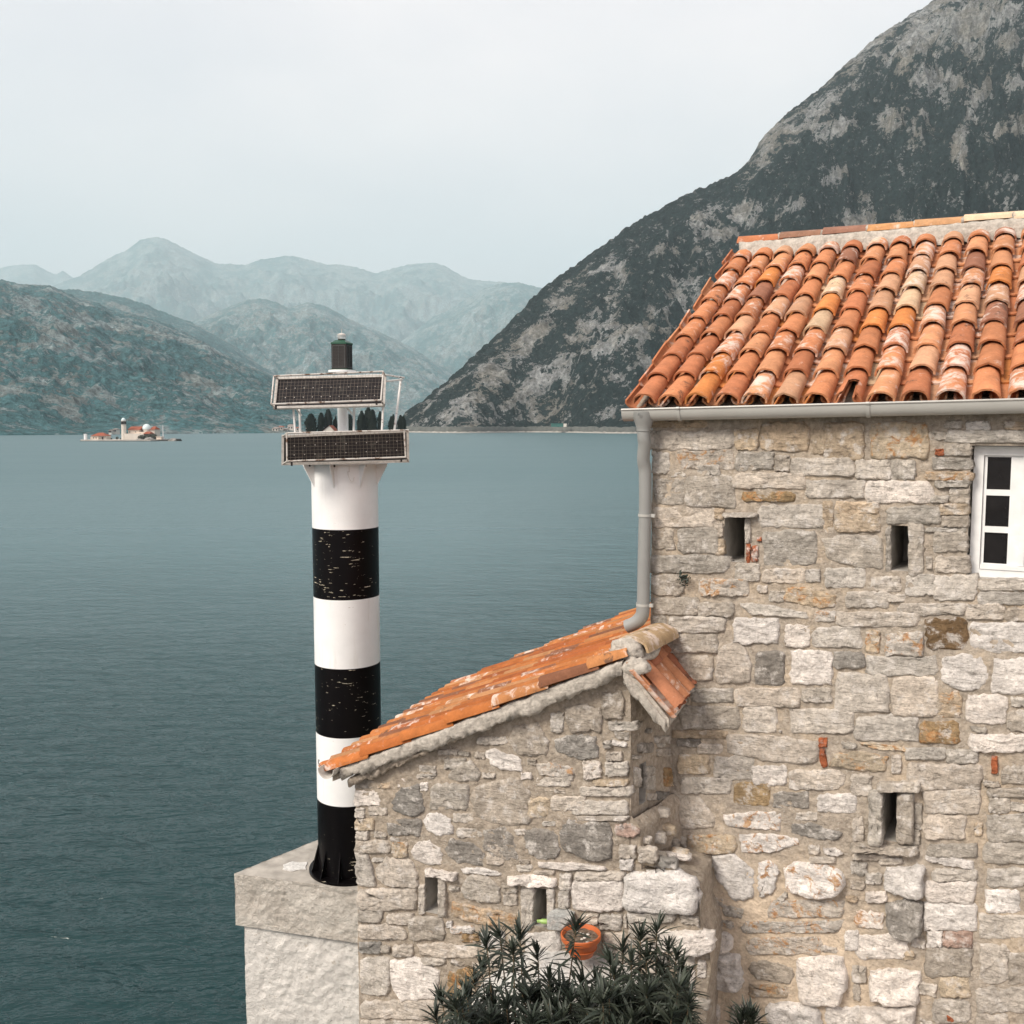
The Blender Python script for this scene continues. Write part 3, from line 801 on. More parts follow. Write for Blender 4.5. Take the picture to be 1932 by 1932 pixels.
HS += parse(CB, '''210 12 494 124 G;522 8 688 138 L;757 27 1068 143 L;1093 62 1388 183 L;1412 88 1603 198 Or;1852 32 1990 138 G;1662 152 1960 238 W
168 132 430 172 T;185 176 300 214 D;288 202 410 248 L;440,155 700,165 890,190 885,300 640,290 445,240 L;900 172 940 215 R;904,215 925,225 945,310 920,322 903,280 R;968,250 1130,245 1242,270 1235,340 1100,335 970,310 Cr;1112,192 1200,198 1343,225 1338,238 1200,228 1115,208 Cr;1342 222 1533 278 L;1267 258 1313 350 L;1348 305 1713 428 L;1547 230 1698 298 G;1768 266 1798 350 R;1824 314 1990 400 G
192 258 343 350 C;377 266 568 376 L;572 312 738 408 W;753 335 1013 428 L;1063 355 1163 460 L;213 372 448 448 L;478 395 653 505 O;672 445 843 518 D;897 455 1083 545 W
1198 388 1418 433 G^;1152 432 1223 700 G^;1294 442 1378 700 G^;1382 505 1418 628 G;1348 632 1405 705 G;1068,692 1400,712 1390,758 1200,735 1065,718 G^;1437 432 1703 553 L;1432 560 1638 678 L;1752 425 1990 468 G;1757 474 1860 548 G;1752 562 1990 688 G;1737 700 1990 800 G;1682 602 1723 660 C;1070 570 1124 690 L
172,500 200,478 300,480 380,580 375,622 180,622 L;432,560 560,545 710,540 705,632 560,625 445,610 Wr;764,600 860,600 1005,650 990,685 870,675 765,645 D;788 545 893 583 L;242 660 474 748 Cr;507,660 600,652 775,670 778,712 650,745 520,745 Wr;847 708 903 754 L;927,730 980,725 1020,755 980,768 930,750 W;852 768 978 798 L;1072 756 1238 784 L;1452 705 1698 768 G;1442,765 1540,758 1680,795 1675,825 1560,815 1450,788 W;1204 775 1318 806 L
362,775 470,757 568,832 575,962 470,988 388,872 W;592,800 650,798 690,830 680,940 600,975 Wr;732,840 790,797 1000,835 1028,900 1000,955 860,975 745,925 Wr^;682,990 730,945 745,970 700,1005 L;655 990 1028 1072 Lr;1230,830 1425,815 1420,975 1320,960 1235,930 W^;1137 948 1238 998 W;1137 852 1213 905 L;1245,1010 1330,982 1415,1010 1418,1150 1350,1180 1265,1160 1242,1090 D^;1087,1045 1222,1055 1225,1133 1080,1115 Wr;525 1092 988 1148 Lr;1032 1142 1098 1238 W;1103 1163 1348 1278 W;545 1174 898 1258 Lr;1317,1285 1340,1236 1380,1250 1378,1285 C
1472 832 1693 888 L;1432 893 1688 996 W;1432 1004 1688 1136 W;1524 1142 1668 1222 P;1442 1144 1518 1222 W;1442 1232 1663 1368 G;1512 1374 1658 1474 C;1752 832 1930 918 L;1737 938 1908 1048 W;1712 1062 1990 1178 L;1712 1212 1848 1398 L;1852 1252 1990 1400 G;1702 1422 1990 1548 L;1480 1490 1660 1600 L;1545 1560 1580 1590 R;1700 1562 1850 1640 L
182 1144 453 1248 W^;342,1262 500,1258 523,1400 480,1448 345,1420 W^;287 1292 333 1380 W;555,1300 640,1290 770,1330 765,1408 570,1380 G;792,1275 1020,1270 1045,1400 1000,1505 810,1500 W^;1067 1318 1138 1398 G;1158,1340 1300,1330 1400,1345 1398,1500 1260,1510 1165,1470 W^;552 1414 743 1472 Tr;1072 1412 1108 1490 L;640,1510 780,1500 905,1530 905,1640 650,1650 W^;938 1528 1108 1640 W;1114 1524 1384 1640 W^;302 1512 398 1598 L;242,1110 370,1070 375,1100 280,1128 L''')
HOLES_PX = [[CA(426, 585), CA(526, 818)], [CA(1264, 630), CA(1350, 862)], [CB(1226, 418), CB(1291, 695)], [CA(1668, 215), CA(2020, 900)]]
mk = Mask()
def hole_fill(lst, mk, g=2):
    for (x0, y0), (x1, y1) in lst:
        mk.fill([(x0 - g, y0 - g), (x1 + g, y0 - g), (x1 + g, y1 + g), (x0 - g, y1 + g)])
hole_fill(HOLES_PX, mk)
sd_ = 100
for P, t, r, pr in HS:
    sd_ += 1
    mk.fill(P)
    build_stone(FH, P, t, r, wall, sd_, H=None if not pr else random.uniform(0.05, 0.075))
def in_poly(p, P):
    ins = False
    for i in range(len(P)):
        a, b = P[i], P[(i + 1) % len(P)]
        if (a[1] > p[1]) != (b[1] > p[1]) and p[0] < a[0] + (p[1] - a[1]) / (b[1] - a[1]) * (b[0] - a[0]): ins = not ins
    return ins
def fill_stones(fr, region, mk, parent, tries, lim, tones, sd0, sizes, slope=0.0):
    rnd = random.Random(sd0)
    xs, ys = [p[0] for p in region], [p[1] for p in region]
    n = 0
    for k in range(tries):
        if n >= lim: break
        f = (1 - k / tries) ** 1.5
        wd = sizes[0] + (sizes[1] - sizes[0]) * f * rnd.uniform(0.5, 1)
        ht = wd * rnd.uniform(0.32, 0.75)
        cx, cy = rnd.uniform(min(xs), max(xs)), rnd.uniform(min(ys), max(ys))
        if not in_poly((cx, cy), region): continue
        sl_ = slope * (cy - 800) / 10000 * wd
        P = [(cx - wd / 2, cy - ht / 2 - sl_), (cx + wd / 2, cy - ht / 2 + sl_), (cx + wd / 2, cy + ht / 2 + sl_), (cx - wd / 2, cy + ht / 2 - sl_)]
        if not mk.free(P, 1): continue
        mk.fill(P)
        build_stone(fr, P, rnd.choice(tones), 0.4 if rnd.random() < 0.12 else 0.0, parent, sd0 + k, rough=0.09)
        n += 1
    return n
REG_H = [(1236, 800), (2010, 800), (2010, 1990), (1380, 1990), (1330, 1760), (1262, 1560), (1290, 1390), (1310, 1300), (1236, 1215)]
n1_ = fill_stones(FH, REG_H, mk, wall, 9000, 90, 'LLGGWLT', 5000, (14, 60), 1.0)

# body of the house behind the front wall
SIDE = mortar_mat('rubble_side', (0.36, 0.32, 0.26), (0.44, 0.37, 0.28))
DEP = 6.2
m = MB()
m.prism([(0.0, 0.03, 0), (0.0, DEP, 0), (0, DEP, z_top - 0.02), (0.0, 0.03, z_top - 0.02)], 0.0, 0.5, (1, 0, 0))
m.build('side_wall', SIDE, house)
m = MB()
m.box((HW - 0.25, DEP / 2 + 0.25, (z_top - 0.02) / 2), (0.5, DEP - 0.5, z_top - 0.02))
m.build('side_wall', SIDE, house)
m = MB()
m.box((HW / 2, DEP - 0.25, (z_top - 0.03) / 2), (HW - 1.0, 0.5, z_top - 0.03))
m.build('back_wall', SIDE, house)

# window ------------------------------------------------------------------
yw = 0.085
win = empty('window', (0, 0, 0))
win.parent = house
def bar(m, a0, a1, z0, z1, ya, yb): m.box(((a0 + a1) / 2, (ya + yb) / 2, (z0 + z1) / 2), (a1 - a0, yb - ya, z1 - z0))
a0, a1, z0, z1 = win_hole
PXM = 0.00352                  # metres per frame pixel on the wall by the window
fa0 = FH.px(*CA(1680, 300), h=-yw)[0]
fz1 = FH.px(*CA(1700, 232), h=-yw)[1]
fz0 = FH.px(*CA(1700, 893), h=-yw)[1]
fr_w = 0.062
m = MB()
bar(m, fa0, fa0 + fr_w, fz0, fz1, yw, yw + 0.09)
fa1 = a1 + 0.02
bar(m, fa1 - fr_w, fa1, fz0, fz1, yw, yw + 0.09)
bar(m, fa0 + fr_w, fa1 - fr_w, fz1 - fr_w, fz1, yw + 0.002, yw + 0.09)
bar(m, fa0 + fr_w, fa1 - fr_w, fz0, fz0 + fr_w, yw + 0.002, yw + 0.09)
mw = m.mesh('window_frame', WOODW)
link('window_frame', mw, win)
ca0 = fa0 + fr_w + 0.003
gx0 = FH.px(*CA(1750, 300), h=-yw - 0.03)[0]
gx1 = FH.px(*CA(1869, 300), h=-yw - 0.03)[0]
panes = [(FH.px(*CA(1750, b), h=-yw - 0.03)[1], FH.px(*CA(1750, t), h=-yw - 0.03)[1]) for t, b in ((286, 449), (479, 634), (665, 820))]
cw = FH.px(*CA(1937, 300), h=-yw - 0.02)[0] - ca0
cz0, cz1 = fz0 + fr_w + 0.002, fz1 - fr_w - 0.002
for k in range(2):
    sx = ca0 if k == 0 else ca0 + cw + 0.004
    px0 = gx0 if k == 0 else sx + cw - (gx0 - ca0) - (gx1 - gx0)
    px1 = px0 + (gx1 - gx0)
    m = MB()
    bar(m, sx, px0, cz0, cz1, yw + 0.02, yw + 0.06)
    ce = min(sx + cw, fa1 - fr_w - 0.003)
    bar(m, px1, ce, cz0, cz1, yw + 0.02, yw + 0.06)
    zz = [cz0] + [z for p in panes for z in p][::1]
    edges = sorted([cz0, cz1] + [z for p in panes for z in p])
    for q in range(0, 8, 2):
        bar(m, px0, px1, edges[q], edges[q + 1], yw + 0.022, yw + 0.058)
    link('casement', m.mesh('casement', WOODW), win)
    for (pz0, pz1) in panes:
        m = MB()
        bar(m, px0 - 0.004, px1 + 0.004, pz0 - 0.004, pz1 + 0.004, yw + 0.038, yw + 0.043)
        link('pane', m.mesh('pane', GLASS_DARK), win)
m = MB(); bar(m, ca0, fa1 - fr_w, cz0 - 0.001, cz0 + 0.028, yw - 0.006, yw + 0.02)
link('drip_rail', m.mesh('drip_rail', WOODW), win)
m = MB(); bar(m, ca0 + cw - 0.012, ca0 + cw + 0.02, cz0 + 0.03, cz1, yw + 0.008, yw + 0.024)
link('cover_strip', m.mesh('cover_strip', WOODW), win)
# reveals round the window and the dark room behind
m = MB()
V = [FH.pt(a, z, h) for h in (0.0, -0.5) for a, z in ((a0, z0), (a1, z0), (a1, z1), (a0, z1))]
me = mesh('window_reveal', V, [(0, 1, 5, 4), (1, 2, 6, 5), (2, 3, 7, 6), (3, 0, 4, 7), (4, 5, 6, 7)], INNER, False)
link('window_reveal', me, win)

# ------------------------------------------------------------------ roof tiles
def tile_mesh(name, w, L, h, taper, seed, th=0.014, flip=False, na=10):
    """half round tile: x across, y up the slope (0 = lower end), z out of the roof"""
    rnd = random.Random(seed)
    V, Fc = [], []
    nl = 3
    for li in range(nl):
        t = li / (nl - 1)
        s = 1 - taper * t
        for inner in (0, 1):
            for k in range(na + 1):
                an = math.pi * k / na
                ww, hh = w / 2 * s - inner * th, h * s - inner * th
                x = -math.cos(an) * ww * (1.0 if 0 < k < na else 1.0)
                z = (math.sin(an) ** 0.9) * hh
                jx = 0.006 * mn.noise(Vector((k * 0.7, li * 1.1, seed * 3.3)))
                jy = (0.012 * mn.noise(Vector((k * 0.9, 4.4, seed * 1.7)))) if li in (0, nl - 1) else 0
                V.append((x + jx, t * L + jy, (-z if flip else z) + 0.005 * mn.noise(Vector((k * 0.5, li, seed * 7.1)))))
    m1 = na + 1
    def idx(li, inner, k): return li * 2 * m1 + inner * m1 + k
    for li in range(nl - 1):
        for k in range(na):
            Fc.append((idx(li, 0, k), idx(li, 0, k + 1), idx(li + 1, 0, k + 1), idx(li + 1, 0, k)))
            Fc.append((idx(li, 1, k + 1), idx(li, 1, k), idx(li + 1, 1, k), idx(li + 1, 1, k + 1)))
        for k in (0, na):
            Fc.append((idx(li, 0, k), idx(li + 1, 0, k), idx(li + 1, 1, k), idx(li, 1, k)))
    for li in (0, nl - 1):
        for k in range(na):
            Fc.append((idx(li, 0, k), idx(li, 1, k), idx(li, 1, k + 1), idx(li, 0, k + 1)))
    me = mesh(name, V, Fc, TILE, True)
    bm = bmesh.new(); bm.from_mesh(me); bmesh.ops.recalc_face_normals(bm, faces=bm.faces); bm.to_mesh(me); bm.free()
    me.set_sharp_from_angle(angle=R(50))
    return me
PAL = [((0.47, 0.192, 0.088), 10), ((0.41, 0.155, 0.072), 7), ((0.51, 0.240, 0.120), 8), ((0.50, 0.28, 0.165), 5), ((0.52, 0.37, 0.235), 1), ((0.28, 0.125, 0.075), 2), ((0.54, 0.205, 0.062), 3)]
PALL = [c for c, n in PAL for _ in range(n)]
def paint_tile(o, rnd, lime_p=0.4, pal=None):
    c = rnd.choice(pal or PALL)
    j = rnd.uniform(0.85, 1.12)
    o.color = (c[0] * j, c[1] * j, c[2] * j, rnd.choice((0.35, 0.5, 0.75)) if rnd.random() < lime_p else rnd.uniform(0, 0.2))

# roof plane from the photograph: eave at the gutter, ridge line over the wall's depth
EY = -0.15
ex, ez = FH.px(1196, 764, h=-EY)
pl_p = np.array(MH @ Vector((ex - 0.03, 0, 0)))
pr_ = on_plane(1388, 478, pl_p, FH.wA)
loc_r = MH.inverted() @ Vector(pr_)
ry, rz = loc_r.y, loc_r.z
slope = math.atan2(rz - ez, ry - EY)
SL = math.hypot(rz - ez, ry - EY)
xs_t = FH.px(1930, 748, h=-EY)[0]
x_first = FH.px(1216, 745, h=-EY)[0]
SPX = (xs_t - x_first) / 12.0
print('roof', ex, ez, ry, rz, math.degrees(slope), SL, SPX, 'houseTop', z_top, 'win', win_hole)
roof = empty('roof', (0, EY, ez), 0)
roof.parent = house
roof.rotation_euler = (slope, 0, 0)
rnd = random.Random(11)
NROW = 9
EXPO = SL / (NROW - 0.25)
covers = [tile_mesh('roof_tile', SPX * 0.88, EXPO * 1.16, SPX * 0.40, 0.18, k) for k in range(6)]
pans = [tile_mesh('pan_tile', SPX * 0.80, EXPO * 1.14, SPX * 0.30, -0.14, 20 + k, flip=True) for k in range(4)]
NCOL = 15
roofdeck = MB()
roofdeck.box((HW / 2 + ex / 2 - 0.02, SL / 2 + 0.01, -0.075), (HW - ex - 0.02, SL - 0.02, 0.05))
link('roof_deck', roofdeck.mesh('roof_deck', MORTAR2), roof)
for ci in range(NCOL):
    cx = x_first + ci * SPX
    cj = rnd.uniform(-0.008, 0.008)
    for ri in range(NROW):
        o = link('roof_tile', rnd.choice(covers), roof, (cx + cj + rnd.uniform(-0.006, 0.006), ri * EXPO - 0.02 + rnd.uniform(-0.018, 0.018), 0.012 + rnd.uniform(0, 0.007)))
        o.rotation_euler = (-R(3.4) + rnd.uniform(-.01, .01), rnd.uniform(-.05, .05), rnd.uniform(-.035, .035))
        paint_tile(o, rnd, 0.4, PALL[:22] if ci < 2 else None)
    for ri in range(NROW + 1):
        if ri * EXPO > SL - 0.12: continue
        o = link('pan_tile', rnd.choice(pans), roof, (cx + SPX / 2 + rnd.uniform(-0.004, 0.004), (0.03 if ri == 0 else ri * EXPO - 0.05) + rnd.uniform(-0.012, 0.012), 0.030))
        o.rotation_euler = (-R(2.2), 0, rnd.uniform(-.02, .02))
        paint_tile(o, rnd, 0.45)
# left verge: half pan under the first column
for ri in range(NROW):
    o = link('pan_tile', rnd.choice(pans), roof, (x_first - SPX / 2 + 0.02 + rnd.uniform(-0.018, 0.018), ri * EXPO - (0.03 if ri else -0.03) + rnd.uniform(-0.03, 0.03), 0.008 + rnd.uniform(-0.012, 0.012)))
    o.rotation_euler = (-R(3.5) + rnd.uniform(-.02, .02), R(10) + rnd.uniform(-.12, .12), rnd.uniform(-.06, .06))
    paint_tile(o, rnd, 0.3, PALL[:20])
# gable infill under the verge, back slope
m = MB()
gx = ex + 0.06
m.prism([(0.05, 0.05, z_top - 0.03), (0.05, ry - 0.02, rz - 0.10), (0.05, DEP, z_top - 0.03)], -0.04, 0.4, (1, 0, 0))
m.build('gable', SIDE, house)
m = MB()
bs = math.atan2(rz - (z_top - 0.05), DEP + 0.15 - ry)
bl = math.hypot(rz - (z_top - 0.05), DEP + 0.15 - ry)
m.box((0, 0, 0), (HW - ex - 0.02, bl, 0.08), Matrix.Rotation(-bs, 3, 'X'))
m.build('back_roof_slope', plain('roof_back', (0.40, 0.15, 0.075), 0.9, 0.3, 6), house, loc=(HW / 2 + ex / 2, (ry + DEP + 0.15) / 2 + 0.03, (rz + z_top - 0.05) / 2 - 0.03))
# ridge: mortar bed with flat looking ridge tiles
zz = lambda x, y: 0.012 * mn.noise(Vector((x * 9, y * 9, 2.2)))
n = 120
V = []
prof = [(-0.17, -0.10), (-0.16, -0.03), (-0.152, 0.03), (-0.14, 0.075), (-0.10, 0.09), (0.10, 0.09), (0.14, 0.03), (0.17, -0.10)]
for i in range(n):
    x = ex + 0.05 + (HW - ex - 0.1) * i / (n - 1)
    for (yy, hh) in prof:
        V.append((x + (0.03 * mn.noise(Vector((yy * 30, hh * 30, 1))) if i == 0 else 0), yy + zz(x, hh * 8) * 1.4 + zz(x * 3.3, hh * 25) * 0.8, hh + zz(x + 7, yy * 8) * 1.3 + zz(x * 3.1, yy * 20) * 0.7))
n_p = len(prof)
q = grid_quads(n, n_p)
me = quads_mesh('ridge_mortar', V, q, LIME, True)
bm = bmesh.new(); bm.from_mesh(me)
bm.verts.ensure_lookup_table()
bm.faces.new([bm.verts[k] for k in range(n_p)])
bm.faces.new([bm.verts[(n - 1) * n_p + k] for k in reversed(range(n_p))])
bmesh.ops.recalc_face_normals(bm, faces=bm.faces); bm.to_mesh(me); bm.free()
link('ridge_mortar', me, house, (0, ry, rz))
ridge_me = [tile_mesh('ridge_tile', 0.27, 0.46, 0.085, 0.12, 40 + k, th=0.02) for k in range(4)]
x = ex + 0.02
k = 0
blob_later = []
RPAL = [(0.42, 0.16, 0.075), (0.24, 0.13, 0.085), (0.25, 0.13, 0.09), (0.48, 0.25, 0.11), (0.46, 0.26, 0.13), (0.62, 0.47, 0.32), (0.62, 0.47, 0.33), (0.52, 0.3, 0.2), (0.5, 0.2, 0.1)]
while x < HW - 0.45:
    o = link('ridge_tile', ridge_me[k % 4], house, (x, ry, rz + 0.078 + 0.012 * (k % 3) * 0.5))
    o.rotation_euler = (0, -R(0.8) if k % 2 else R(0.3), -R(90))
    # tile y axis runs along the ridge
    o.rotation_euler = (0.0, -R(1.6) if k % 2 else R(0.4), -R(90) + R(1.5) * (k % 3 - 1))
    blob_later.append((x, ry, rz))
    o.color = (*RPAL[k % len(RPAL)], 0.15)
    x += 0.415
    k += 1

# ------------------------------------------------------------------ gutter and downpipe
gx0_, gz0_ = FH.px(1172, 772, h=0.20)
gx1_, gz1_ = FH.px(1932, 752, h=0.20)
gsl = (gz1_ - gz0_) / (gx1_ - gx0_)
GR = 0.062
def gutter_mesh(x0, x1, zf, yc, r, th=0.004, n=12, bead=0.008):
    V, Fc = [], []
    for x in (x0, x1):
        z = zf(x)
        for rr in (r, r - th):
            for k in range(n + 1):
                an = math.pi + math.pi * k / n
                V.append((x, yc + rr * math.cos(an), z + 1.45 * rr * math.sin(an)))
    m1 = n + 1
    for k in range(n):
        Fc += [(k, k + 1, 2 * m1 + k + 1, 2 * m1 + k), (m1 + k + 1, m1 + k, 3 * m1 + k, 3 * m1 + k + 1), (k, m1 + k, m1 + k + 1, k + 1), (2 * m1 + k, 2 * m1 + k + 1, 3 * m1 + k + 1, 3 * m1 + k)]
    for k in (0, n):
        Fc.append((k, 2 * m1 + k, 3 * m1 + k, m1 + k))
    g_ = MB(); g_.add(V, Fc)
    g_.tube([(x0, yc - r, zf(x0)), (x1, yc - r, zf(x1))], bead, 8)
    return g_
gz = lambda x: gz0_ + gsl * (x - gx0_) - 0.004
gy = -0.20 + GR
gm = gutter_mesh(gx0_ + 0.0, HW + 0.1, gz, gy, GR)
gm.add([(gx0_, gy + GR * math.cos(math.pi + math.pi * k / 12), gz(gx0_) + 1.45 * GR * math.sin(math.pi + math.pi * k / 12)) for k in range(13)], [tuple(range(13))])
gut = gm.build('gutter', PVC, house, smooth=True)
for u in (1279, 1637, 2010):
    bx = FH.px(u, 775, h=0.2)[0]
    gb = gutter_mesh(bx - 0.012, bx + 0.012, gz, gy, GR + 0.006, 0.006, bead=0.011)
    gb.build('bracket', PVC, gut, smooth=True)
hx = FH.px(1216, 800, h=0.15)[0]
pipe_r = 0.050
zA = gz(hx)
dp = MB()
hz_ = [(0.088, 0.0), (0.086, -0.035), (0.070, -0.085), (0.056, -0.125), (0.056, -0.15), (0.051, -0.152)]
dp.lathe([(0.080, 0.0)] + hz_, 24, (hx - 0.010, gy, zA - 0.018))
hop = dp.build('hopper', PVC2, house, smooth=True)
# raised maker's mark: a D in a ring
em = MB()
mc = Vector((hx - 0.010, gy - 0.089, zA - 0.045))
for k in range(16):
    t0, t1 = 2 * math.pi * k / 16, 2 * math.pi * (k + 1) / 16
    em.tube([mc + Vector((0.016 * math.cos(t0), 0.001, 0.016 * math.sin(t0))), mc + Vector((0.016 * math.cos(t1), 0.001, 0.016 * math.sin(t1)))], 0.0014, 5)
dpts = [(-0.005, -0.008), (-0.005, 0.008)] + [(-0.005 + 0.011 * math.sin(t), 0.008 * math.cos(t)) for t in [math.pi * k / 8 for k in range(1, 9)]]
em.tube([mc + Vector((x_, -0.001, z_)) for x_, z_ in dpts + dpts[:1]], 0.0015, 5)
em.build('maker_mark', PVC2, hop)
# downpipe: px waypoints on a plane in front of the wall
def pw(u, v, h): a, z = FH.px(u, v, h=h); return Vector((a, -h, z))
hz2 = 0.085
p_top = Vector((hx - 0.010, gy, zA - 0.150))
pts = [p_top, p_top + Vector((0, 0, -0.075)), p_top + Vector((0.006, 0.01, -0.11)), pw(1213, 868, hz2 + 0.02), pw(1217, 884, hz2), pw(1217.5, 905, hz2), pw(1217.5, 960, hz2), pw(1215, 1060, hz2), pw(1213.5, 1140, hz2), pw(1213.3, 1148, hz2)]
def smooth_path(P, it=2):
    for _ in range(it):
        Q = [P[0]]
        for a, b in zip(P[:-1], P[1:]): Q += [a * 0.75 + b * 0.25, a * 0.25 + b * 0.75]
        P = Q + [P[-1]]
    return P
dm = MB()
path = smooth_path(pts, 2)
dm.tube(path, pipe_r, 20)
pe = path[-1]
pipe = dm.build('downpipe', PVC2, house, smooth=True)
sm = MB()
dirn = Vector((-0.93, 0.0, -0.37)).normalized()
bend = [pe + Vector((0, 0, 0.05)), pe + Vector((0, 0, -0.02)), pe + Vector((-0.006, 0, -0.055)), pe + Vector((-0.035, 0, -0.10)), pe + Vector((-0.085, 0.0, -0.135)), pe + Vector((-0.135, 0.0, -0.158))]
sm.tube(smooth_path(bend, 2), pipe_r + 0.004, 20)
sm.build('elbow', PVC2, pipe, smooth=True)
for v_ in (972, 1141):
    a_, z_ = FH.px(1216, v_, h=hz2)
    k_ = min(path, key=lambda p: abs(p.z - z_))
    cm = MB()
    cm.tube([Vector((k_.x, k_.y, z_ - 0.010)), Vector((k_.x, k_.y, z_ + 0.010))], pipe_r + 0.006, 20)
    cm.box((k_.x + pipe_r + 0.018, k_.y - 0.0, z_), (0.03, 0.028, 0.026))
    cm.box((k_.x + 0.01, -0.015, z_), (0.016, 0.07, 0.016))
    cm.build('clamp', PVC, pipe, smooth=True)
# ================================================================== ANNEXE (lean-to beside the house)
TA = R(21)
K0 = on_plane(1190, 1400, (0, 7.0, 0), np.array([0, 1.0, 0]))
annex = empty('stone_annexe', (K0[0], K0[1], BASEZ), -TA, 'low rubble stone annexe with an orange tiled roof between lighthouse and tall house', 'annexe')
MA = Matrix.Translation((K0[0], K0[1], BASEZ)) @ Matrix.Rotation(-TA, 4, 'Z')
FA = Frame(MA, (0, 0, 0), (1, 0, 0), (0, -1, 0))
e1 = MA.inverted() @ Vector(tuple(on_plane(1268, 1450, np.array(FH.wo), np.array(FH.wN))))
sdir = Vector((e1.x, e1.y, 0)).normalized()
SLEN = Vector((e1.x, e1.y, 0)).length
FS = Frame(MA, (0, 0, 0), sdir, (sdir.y, -sdir.x, 0))
aL = FA.px(672, 1600)[0]
VER = -0.13                                            # verge overhang in front of the wall
FV = Frame(MA, (0, VER, 0), (1, 0, 0), (0, -1, 0))
ea, eaz = FV.px(604, 1462)
ap, apz = FV.px(1178, 1240)
BET = math.atan2(apz - eaz, ap - ea)
LSL = math.hypot(apz - eaz, ap - ea)
ra, raz = FV.px(1268, 1352)
GAM = math.atan2(apz - raz, ra - ap)
RSL = math.hypot(apz - raz, ra - ap)
YB = (MA.inverted() @ Vector(tuple(at_z(862, 1280, BASEZ + eaz)))).y
print('annexe', aL, ea, eaz, ap, apz, math.degrees(BET), math.degrees(GAM), LSL, RSL, 'depth', YB, 'slen', SLEN)
DROP = 0.075
def top_at(a):
    return np.where(a < ap, eaz + (a - ea) * math.tan(BET), apz - (a - ap) * math.tan(GAM)) - DROP
xr_px = [(1180, 0.0), (1545, 0.0), (1560, None), (1640, None), (1652, None)]
XR = [(FA.px(1190, v)[1], FA.px(u, v)[0]) for u, v in ((1190, 1250), (1190, 1540), (1208, 1560), (1210, 1640), (1318, 1653), (1322, 1722), (1338, 1750), (1342, 1800), (1335, 1840), (1330, 1990), (1330, 2300))]
XR.sort()
XRz, XRa = np.array([p[0] for p in XR]), np.array([p[1] for p in XR])
xr = lambda z: np.interp(z, XRz, XRa)
slits_a = [hole_of(FA, CC, 455, 618, 527, 828), hole_of(FA, CC, 1041, 682, 1109, 902)]
zc = max(h[3] for h in slits_a) + 0.05
zt_max = apz - DROP
ac = slits_a[1][1] + 0.06
a_hi = 0.45
def emap(a, z):
    zt = top_at(np.where(a < ac, a, ac + (a - ac) / (a_hi - ac) * (0.02 - ac)))
    z2 = np.where(z < zc, z, zc + (z - zc) / (zt_max - zc) * (zt - zc))
    a2 = np.where(a < ac, a, ac + (a - ac) / (a_hi - ac) * (xr(z2) - ac))
    return a2, z2
z_lo = -0.3
awall = mortar_grid(FA, aL, a_hi, z_lo, zt_max, 0.016, slits_a, MORTAR2, annex, 'wall', emap, seed=4, bulge=0.03)
for h in slits_a: slit(FA, h, awall, skew=0.05)
# side wall between annexe corner and the house, with its ledge where the wall widens below
slit_s = hole_of(FS, CC, 1607, 25, 1640, 222)
z_sp = FA.px(1190, 1545)[1]
sw = mortar_grid(FS, 0.0, SLEN + 0.05, z_sp - 0.35, apz - 0.25, 0.016, [slit_s], MORTAR2, annex, 'wall', None, seed=6, bulge=0.02)
slit(FS, slit_s, sw, skew=0.0)
nz_, ny_ = 150, 26
zs = np.linspace(z_lo, z_sp, nz_)
V = []
for z in zs:
    x = float(xr(z))
    for k in range(ny_):
        t = k / (ny_ - 1)
        d = 0.95 * t
        p = Vector((x, 0, z)) + (sdir if x < 0.1 else Vector((0.0, 1, 0))) * d
        nn = 0.03 * mn.noise(Vector((d * 6, z * 6, 1.5))) * min(1, 6 * t)
        V.append((p.x + nn, p.y, p.z + (0.02 * mn.noise(Vector((d * 9, z * 9, 4))) if 0 < t else 0)))
link('wall', quads_mesh('wall', V, grid_quads(nz_, ny_), MORTAR2, True), annex)

